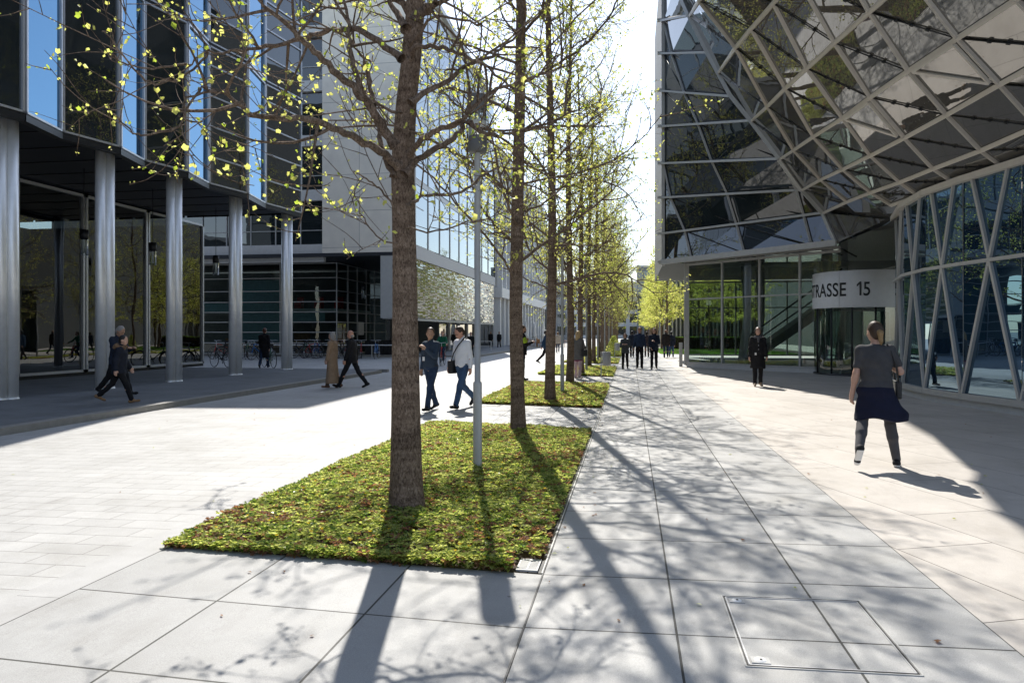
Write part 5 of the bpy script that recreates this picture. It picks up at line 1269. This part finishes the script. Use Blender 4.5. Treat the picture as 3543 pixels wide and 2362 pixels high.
        LE.append((hp_, k_, an, sg)); SH[i] = [cap(hl, to, .043, .034, ((0, 0, 1), 1.15)), cap(hl + fu * .01, an - fu * .015 + fd * .03, .044, .042), cap(to - fd * .02, to + fd * .02, .034, .030)]
        minz = min(minz, hl[2] - .043, to[2] - .034)
    J.update(T=T, HD=HD, LE=LE, AR=AR, minz=minz)
    dz = -minz + lift if seat is None else seat - .95
    def sh(pr):
        out = []
        for p in pr:
            o3 = np.array([0, 0, dz])
            if p[0] == 'c': out.append(('c', (p[1] + o3) * sc, (p[2] + o3) * sc, p[3] * sc, p[4] * sc, p[5]))
            else: out.append(('e', (p[1] + o3) * sc, p[2] * sc, p[3]))
        return out
    J['map'] = lambda v: (np.array(v, float) + np.array([0, 0, dz])) * sc
    o = sdfmesh("person", sh(B), h, SK[skin], None, .022)
    o.location = loc; o.rotation_euler = (0, 0, R(yaw)); tag(o, label, "person")
    sd = hash(label) % 97 if False else len(label) * 1.37
    # hair
    st, hc = hair
    if st != 'bald':
        hr = [ell(HD((0, -.014, .130)), (.086, .098, .104), RH), ell(HD((0, -.045, .085)), (.078, .066, .090), RH)]
        cutz = lambda: None
        if st == 'long': hr += [cap(HD((-.06, -.03, .10)), HD((-.075, -.02, -.08)), .045, .040), cap(HD((.06, -.03, .10)), HD((.075, -.02, -.08)), .045, .040), cap(HD((0, -.06, .1)), HD((0, -.075, -.10)), .075, .065)]
        if st == 'bob': hr += [cap(HD((-.065, -.02, .10)), HD((-.072, .0, -.01)), .04, .035), cap(HD((.065, -.02, .10)), HD((.072, .0, -.01)), .04, .035), cap(HD((0, -.05, .1)), HD((0, -.065, -.02)), .07, .06)]
        if st == 'pony': hr += [cap(HD((0, -.095, .09)), HD((.005, -.125, .07)), .034, .030), cap(HD((.005, -.125, .07)), HD((.012, -.11, -.03)), .033, .024), cap(HD((.012, -.11, -.03)), HD((.014, -.10, -.075)), .024, .010)]
        if st == 'curly': hr += [ell(HD((-.07, -.02, .09)), (.05, .07, .07)), ell(HD((.07, -.02, .09)), (.05, .07, .07)), ell(HD((0, -.06, .06)), (.08, .06, .08))]
        # the face stays free: cut away what lies in front of a slanted plane
        n_ = RH @ np.array([0, 1, -.55]); n_ /= np.linalg.norm(n_); pc = HD((0, .045, .115))
        pc = (pc + np.array([0, 0, dz])) * sc
        sdfmesh("hair", sh(hr[:2] if st == 'pony' else hr), h, HAIR[hc], o, .02, .004, sd, lambda X, Y, Z: (X - pc[0]) * n_[0] + (Y - pc[1]) * n_[1] + (Z - pc[2]) * n_[2])
        if st == 'pony': sdfmesh("ponytail", sh(hr[2:]), h, HAIR['tail'], o, .02, .004, sd)
        if st in ('beard',): sdfmesh("beard", sh([ell(HD((0, .052, .018)), (.056, .056, .048), RH)]), h, HAIR[hc], o)
    else:
        sdfmesh("hair", sh([ell(HD((0, -.055, .05)), (.079, .052, .045), RH)]), h, HAIR[hc], o, .02, .003, sd)
    if face and far <= 2:
        for sg in (-1, 1): sdfmesh("eye", sh([ell(HD((sg * .032, .086, .096)), (.013, .008, .008), RH)]), .005, M['black'], o, .005)
    # clothes
    kind, tc = top[:2]; tm = cloth(*tc) if isinstance(tc, tuple) else CLO[tc]
    inf = {'shirt': .010, 'tshirt': .010, 'jacket': .022, 'coat': .026, 'parka': .040}[kind]
    tp = []
    for p in TO:
        if p[0] == 'c': tp.append(('c', p[1], p[2], p[3] + inf * .6, p[4] + inf * .6, p[5]))
        else: tp.append(('e', p[1], p[2] + inf, p[3]))
    for s0, e, w in AR:
        if kind == 'tshirt': tp += [cap(s0, s0 + (e - s0) * .62, .062, .058)]
        else: tp += [cap(s0, e, .058 + inf * .6, .048 + inf * .6), cap(e, w - (w - e) * .04, .048 + inf * .6, .038 + inf * .5)]
    if kind != 'tshirt': tp += [cap(T((0, -.012, 1.44)), T((0, .0, 1.505)), .070, .060)]
    hem = {'shirt': .87, 'tshirt': .905, 'jacket': .80, 'coat': .48, 'parka': .78}[kind]
    if kind == 'coat' and len(top) > 2: hem = top[2]
    if kind in ('jacket', 'parka', 'coat'):
        wr = .165 + (.95 - hem) * .09 + inf * .5; sw = (LE[0][1][1] + LE[1][1][1]) / 2 * (.95 - hem) / .45
        tp += [cap((0, -.005, 1.0), (0, sw - .005, hem + .05), .150 * g_ + inf, wr * g_ + inf * .4, ((0, 1, 0), 1.32))]
    dzc = dz
    hz_ = (hem + dz) * sc
    sdfmesh({'shirt': "shirt", 'tshirt': "t_shirt", 'jacket': "jacket", 'coat': "coat", 'parka': "parka"}[kind], sh(tp), h, tm, o, .03, .0045 + inf * .06, sd, (lambda X, Y, Z: hz_ - Z + 0 * X + .006 * np.sin(9 * X + 5 * Y)))
    kb_, bc = bottom[:2]; bm = cloth(*bc) if isinstance(bc, tuple) else CLO[bc]
    if kb_ in ('trousers', 'skirt'):
        lp = []
        thin = .0 if kb_ == 'trousers' else -.012
        for hp_, k_, an, sg in LE:
            lp += [cap(hp_, k_, (.092 if kb_ == 'trousers' else .080) * g_ + thin * .3, .070 + thin * .9), cap(k_, an - (an - k_) * .0, .070 + thin * .9, (.058 if kb_ == 'trousers' else .043)), ]
            if kb_ == 'skirt': lp += [cap(k_, k_ + (an - k_) * .35 + np.array([0, -.018, 0]), .060, .065), cap(k_ + (an - k_) * .3, an, .059, .043)]
        lp += [ell((0, -.005, .95), (.172 * g_, .124 * g_, .125) if kb_ == 'trousers' else (.165, .115, .11))]
        lm = bm if kb_ == 'trousers' else cloth(*bottom[2])
        sdfmesh("trousers" if kb_ == 'trousers' else "tights", sh(lp), h, lm, o, .02, .005 if kb_ == 'trousers' else 0, sd + 3)
    if kb_ == 'skirt':
        hz2 = (bottom[3] + dz) * sc; sw = (LE[0][1][1] + LE[1][1][1]) / 2
        sp_ = [ell((0, 0, .90), (.196 * g_, .155 * g_, .10)), cap((0, 0, .89), (.02, sw * .5 - .01, bottom[3] + .01), .185 * g_, .275, ((0, 1, 0), 1.35)), cap((.06, -.02, .88), (.25, -.06, bottom[3] + .03), .09, .11)]
        sdfmesh("skirt", sh(sp_), h, bm, o, .03, .006, sd, lambda X, Y, Z: hz2 - Z + .02 * np.sin(14 * X + 2) + .012 * np.sin(19 * Y))
    shm = shoes or cloth('shoe_black', (.012, .012, .013), .4)
    for i in (0, 1):
        so = sdfmesh("shoe", sh(SH[i]), h, shm, o, .015)
        if far == 0:
            hp_, k_, an, sg = LE[i]
            zz = sh(SH[i]); a0_, b0_ = zz[0][1], zz[0][2]; up = np.array([0, 0, .022])
            sol = sdfmesh("sole", [cap(a0_ - up * .8, b0_ - up * .45, .040, .034, ((0, 0, 1), 1.8)), cap(b0_ - up * .45, b0_ + (b0_ - a0_) * .12 - up * .4, .034, .028, ((0, 0, 1), 1.8))], .006, M['white'], so, .01)
    if extra: extra(o, J, h)
    return o
def child(o, mb, name, m): return mb.build(name, m, o)
navy = ('navy', (.018, .024, .042)); black = ('black', (.010, .010, .012)); denim = ('denim', (.045, .085, .16), .9, .3); ddenim = ('dark_denim', (.022, .038, .075), .9, .3)
NOSW = ((-16, 22), (22, 6)); STR = ((24, 4), (-20, 24)); STAND = ((3, 3), (-3, 3))
brown_sh = cloth('shoe_brown', (.14, .07, .04), .45)
# 22 foreground woman, from behind
fw = foot(3030, 1612); fw.z = .05
runner = cloth('shoe_runner', (.016, .016, .018), .7)
def fgx(o, J, h):
    w = J['map']
person("woman seen from behind in charcoal t-shirt, flared navy skirt and grey tights", fw, -10, 1.69, 0, ((-16, 36), (4, 2)), ((11, -4, 12, 2), (24, 10, 112, 58)), 3, (22, 4), 'light', ('pony', 'brown'),
       ('tshirt', ('charcoal', (.060, .060, .064))), ('skirt', ('dark_navy', (.010, .012, .030)), ('grey_tights', (.075, .073, .078)), .57), runner, 1.08, foot_pitch=(30, 0), face=False, spread=.17)
t = thing("shoulder_bag", "black shoulder bag worn on the right side of the woman in the navy skirt", "bag", fw, R(-10))
bevel(MB().box(.215, .02, .80, .285, .28, 1.02).build("pouch", M['dark'], t), .02)
m_ = MB(); m_.tube([(.25, .03, 1.0), (.215, -.02, 1.2), (.155, -.05, 1.38), (.12, -.02, 1.452), (.135, .08, 1.42), (.2, .16, 1.2), (.25, .26, 1.0)], .011, 6); m_.build("strap", M['dark'], t)
# 21 woman in black coat at the entrance, facing the camera
person("woman with dark bob in black coat and grey scarf before the entrance", foot(2622, 1336), 178, 1.70, 1, ((-6, 6), (10, 5)), ((9, 4, 12, 2), (9, -4, 12, 2)), 0, (0, 0), 'light', ('bob', 'dark'),
       ('coat', ('black_wool', (.012, .012, .014)), .52), ('trousers', black), cloth('shoe_beige', (.30, .22, .15), .5),
       extra=lambda o, J, h: (sdfmesh("scarf", [cap(J['map'](J['T']((-.07, .05, 1.47))), J['map'](J['T']((.07, .05, 1.47))), .055), cap(J['map'](J['T']((0, .10, 1.45))), J['map'](J['T']((.01, .125, 1.32))), .045, .03)], h, cloth('scarf_grey', (.09, .09, .10)), o, .02, .006),
                              [sdfmesh("button", [ell(J['map'](J['T']((sx, .175, z))), (.012, .008, .012))], .005, M['steel'], o, .004) for z in (1.22, 1.10) for sx in (-.0,)],
                              MB().box(.06, .172, .93, .11, .18, 1.0).build("badge", M['white'], o)))
# trio walking towards the camera
person("woman with dark curls in grey cardigan, arms folded, left one of the walking trio", foot(2163, 1277), 178, 1.60, 1, NOSW, ((8, 25, 95, 62), (8, 22, 98, 60)), 0, (-14, 0), 'light', ('curly', 'dark'), ('jacket', ('grey_knit', (.07, .08, .085))), ('trousers', black))
person("tall man in dark blue shirt and black trousers, middle one of the walking trio", foot(2213, 1275), 180, 1.80, 1, ((6, 4), (-5, 8)), ((10, 2, 14, 2), (10, -2, 14, 2)), 0, (0, 0), 'ruddy', ('short', 'fair'), ('shirt', ('dark_blue', (.028, .045, .085))), ('trousers', black))
person("woman with long auburn hair in dark navy jacket, right one of the walking trio", foot(2263, 1276.5), 178, 1.76, 1, ((-12, 18), (10, 5)), ((9, 18, 95, 55), (9, 6, 30, 25)), 0, (0, 0), 'light', ('long', 'auburn'), ('jacket', navy), ('trousers', black))
person("man in dark clothes walking away behind the trio's left woman", foot(2187, 1237), -4, 1.74, 2, STR, None, 0, (0, 0), 'light', ('short', 'dark'), ('jacket', navy), ('trousers', black), face=False)
bp = foot(2238, 1236)
person("person in dark jacket carrying a white bag, between the trio's man and right woman", bp, -2, 1.66, 2, NOSW, None, 0, (0, 0), 'light', ('short', 'dark'), ('jacket', ('maroon_grey', (.06, .045, .05))), ('trousers', black), face=False)
t = thing("carrier_bag", "white carrier bag hanging from the hand of the person behind the trio", "bag", bp + Vector((.27, .06, .30)))
sdfmesh("bag_body", [ell((0, 0, .16), (.13, .08, .19)), ell((0, 0, .07), (.12, .08, .08))], .02, cloth('bag_white', (.7, .7, .69)), t, .03, .006); m_ = MB(); m_.tube([(-.04, 0, .32), (0, 0, .47), (.04, 0, .32)], .008, 5); m_.build("handle", CLO['bag_white'], t)
person("man in dark coat walking away on the right beside the lawn", foot(2304, 1238), -3, 1.78, 2, STR, None, 2, (0, 0), 'tan', ('bald', 'dark'), ('parka', ('brown_black', (.028, .023, .022))), ('trousers', ddenim), face=False)
person("person in hooded jacket and jeans beside the man in dark coat", foot(2323, 1236), -6, 1.66, 2, NOSW, None, 2, (0, 0), 'light', ('short', 'dark'), ('parka', navy), ('trousers', denim), face=False)
# two men talking by the trunk
person("man in dark blue shirt and jeans with badge, gesturing beside the nearest trunk", foot(1490, 1420), 158, 1.68, 1, ((18, 4), (-16, 10)), ((8, 28, 112, 40), (8, -2, 12, 4)), 0, (38, 4), 'tan', ('short', 'brown'), ('shirt', ('petrol', (.030, .045, .070))), ('trousers', ddenim),
       extra=lambda o, J, h: (MB().box(.05, .128, 1.02, .105, .134, 1.10).build("badge", M['white'], o), MB().tube([J['map'](J['T']((.02, .135, 1.30))), (.075, .132, 1.10)], .004, 5).build("lanyard", M['dark'], o),
                              sdfmesh("belt", [cap(J['map']((-.09, 0, .965)), J['map']((.09, 0, .965)), .095, .095, ((0, 0, 1), 4.0))], .012, M['black'], o, .01)))
wp = foot(1600, 1411)
person("man in white shirt and blue jeans looking down as he walks", wp, 150, 1.74, 1, ((22, 3), (-14, 38)), ((10, -4, 12, 2), (13, -3, 26, 4)), 2, (-14, 26), 'ruddy', ('short', 'brown'), ('shirt', ('white_cotton', (.72, .73, .76), .8, .04)), ('trousers', denim), foot_pitch=(0, 25),
       extra=lambda o, J, h: (sdfmesh("belt", [cap(J['map']((-.09, 0, .965)), J['map']((.09, 0, .965)), .095, .095, ((0, 0, 1), 4.0))], .012, M['black'], o, .01),
                              [MB().tube([J['map'](J['HD']((sx - .028, .10, .097))), J['map'](J['HD']((sx + .028, .10, .097)))], .007, 6).build("spectacles", M['black'], o) for sx in (-.034, .034)]))
t = thing("messenger_bag", "black messenger bag with strap across the man in the white shirt", "bag", wp, R(150))
bevel(MB().box(.16, -.02, .72, .30, .16, 1.00).build("pouch", M['black'], t), .025)
m_ = MB(); m_.tube([(.22, .12, .98), (.10, .165, 1.15), (-.02, .155, 1.32), (-.11, .06, 1.475), (-.10, -.05, 1.46), (.0, -.16, 1.3), (.12, -.15, 1.1), (.22, -.02, .98)], .014, 6); m_.build("strap", M['black'], t)
# couple on the left
person("grey haired woman in an ankle length tan coat beside the man in black", foot(1150, 1342), 84, 1.63, 1, ((10, 3), (-10, 10)), ((5, 6, 10, 3), (5, -4, 10, 3)), 0, (0, 0), 'light', ('bob', 'grey'), ('coat', ('camel', (.28, .19, .12)), .14), ('trousers', ('tan_dark', (.10, .07, .05))), brown_sh)
person("bald older man in a black suit striding beside the woman in the tan coat", foot(1217, 1341), 86, 1.74, 1, ((27, 3), (-24, 14)), ((6, 6, 12, 3), (6, -14, 14, 3)), 2, (0, 0), 'ruddy', ('bald', 'grey'), ('jacket', black), ('trousers', black))
# colonnade: man with phone, woman in parka, woman in long black coat
mp = foot(404, 1368, PZ)
person("man in dark suit looking down at his phone by the second pillars", mp, -96, 1.74, 1, STR, ((6, 26, 78, 26), (6, 24, 80, 24)), 4, (0, 30), 'tan', ('short', 'grey'), ('jacket', navy), ('trousers', black))
t = thing("phone", "dark phone in the hands of the man beside the pillars", "phone", mp + Vector((.44, -.04, 1.15)), R(-96)); bevel(MB().box(-.035, -.07, -.005, .035, .07, .005).build("case", M['black'], t), .004)
person("woman in dark parka with fur trimmed hood and pale scarf", foot(412, 1394, PZ), -62, 1.50, 1, ((-24, 22), (24, 6)), ((14, 10, 18, 4), (16, -14, 14, 4)), 6, (-12, 8), 'light', ('short', 'dark'), ('parka', ('parka_navy', (.014, .017, .028))), ('trousers', black), cloth('shoe_ochre', (.24, .14, .07), .6), girth=1.1, face=False,
       extra=lambda o, J, h: (sdfmesh("fur_hood", [cap(J['map'](J['T']((-.13, -.10, 1.47))), J['map'](J['T']((.13, -.10, 1.47))), .062), cap(J['map'](J['T']((-.14, -.10, 1.46))), J['map'](J['T']((-.12, .06, 1.45))), .05), cap(J['map'](J['T']((.14, -.10, 1.46))), J['map'](J['T']((.12, .06, 1.45))), .05)], h, cloth('fur', (.16, .10, .06), .95, .5), o, .02, .012, 5),
                              sdfmesh("scarf", [cap(J['map'](J['T']((-.16, -.02, 1.46))), J['map'](J['T']((-.26, -.04, 1.20))), .04, .05), cap(J['map'](J['T']((-.26, -.04, 1.20))), J['map'](J['T']((-.25, -.06, 1.02))), .05, .045)], h, cloth('cream', (.42, .40, .36)), o, .03, .008, 2)))
person("woman in a long black coat walking away beyond the fourth pair of pillars", foot(914, 1273, PZ), 14, 1.74, 2, NOSW, None, 4, (0, 6), 'light', ('short', 'auburn'), ('coat', black, .48), ('trousers', ddenim), face=False)
# cyclist
cp = foot(1532, 1264)
bike("red_bicycle", "red bicycle ridden by the person in the green pullover", M['red'], cp, R(186))
person("cyclist in a green pullover riding a red bicycle towards the camera", cp, 186, 1.70, 2, ((62, 62), (40, 72)), ((16, 42, 26, 8), (16, 42, 26, 8)), 12, (0, -4), 'light', ('short', 'fair'), ('shirt', ('green_wool', (.01, .115, .06))), ('trousers', ddenim), seat=.97)
person("person in dark clothes just behind the man in the white shirt", foot(1629, 1238), 184, 1.68, 2, NOSW, None, 0, (0, 0), 'light', ('short', 'dark'), ('jacket', black), ('trousers', black))
person("distant man in black beyond the white bench, left of a pair", foot(1698, 1205), 180, 1.72, 3, STAND, None, 0, (0, 0), 'tan', ('short', 'dark'), ('jacket', black), ('trousers', black))
person("distant man in black beyond the white bench, right of a pair", foot(1727, 1205), 180, 1.74, 3, NOSW, None, 0, (0, 0), 'tan', ('short', 'dark'), ('jacket', ('black2', (.014, .014, .015))), ('trousers', black))
person("bearded man in dark vest standing half hidden behind the second trunk, facing right", foot(1808, 1316), -72, 1.78, 1, STAND, ((6, 20, 92, 40), (6, 22, 90, 40)), 0, (-16, 0), 'tan', ('beard', 'brown'), ('jacket', black), ('trousers', ('slate', (.02, .022, .028))),
       extra=lambda o, J, h: sdfmesh("sleeve_patch", [cap(J['map'](J['AR'][1][0] * .75 + J['AR'][1][1] * .25), J['map'](J['AR'][1][0] * .35 + J['AR'][1][1] * .65), .078)], h, cloth('hi_vis', (.30, .42, .03)), o))
person("person in blue jacket and dark trousers mostly hidden behind the third trunk", foot(1889, 1258), -80, 1.72, 2, STR, ((6, 10, 16, 4), (8, -30, 12, 4)), 0, (0, 0), 'light', ('short', 'dark'), ('jacket', ('blue_jacket', (.02, .05, .10))), ('trousers', black), face=False)
person("man in pale jacket walking away between the third and fourth trunks", foot(1930, 1221), 4, 1.66, 3, STR, None, 0, (0, 0), 'light', ('short', 'fair'), ('jacket', ('beige', (.42, .36, .30))), ('trousers', ddenim), face=False)
sp = foot(2000, 1309)
person("blonde woman in grey coat and pale pink trousers standing between two planters", sp, -28, 1.63, 1, STAND, ((8, 10, 30, 12), (10, 20, 70, 30)), 0, (0, 4), 'light', ('long', 'blonde'), ('coat', ('mid_grey', (.13, .125, .12)), .68), ('trousers', ('pale_pink', (.50, .38, .38), .8, .08)), cloth('shoe_pale', (.4, .36, .33), .6), girth=1.12, face=False,
       extra=lambda o, J, h: sdfmesh("coat_lining", [ell(J['map']((0, -.02, .672)), (.20, .15, .04))], h, cloth('magenta', (.16, .015, .07)), o))
t = thing("handbag", "small black handbag under the blonde woman's arm", "bag", sp, R(-28)); bevel(MB().box(.20, -.12, .78, .30, .16, 1.02).build("pouch", M['black'], t), .03)
m_ = MB(); m_.tube([(.25, -.08, 1.0), (.20, -.05, 1.3), (.17, -.01, 1.47), (.20, .06, 1.3), (.25, .12, 1.0)], .012, 6); m_.build("strap", M['black'], t)
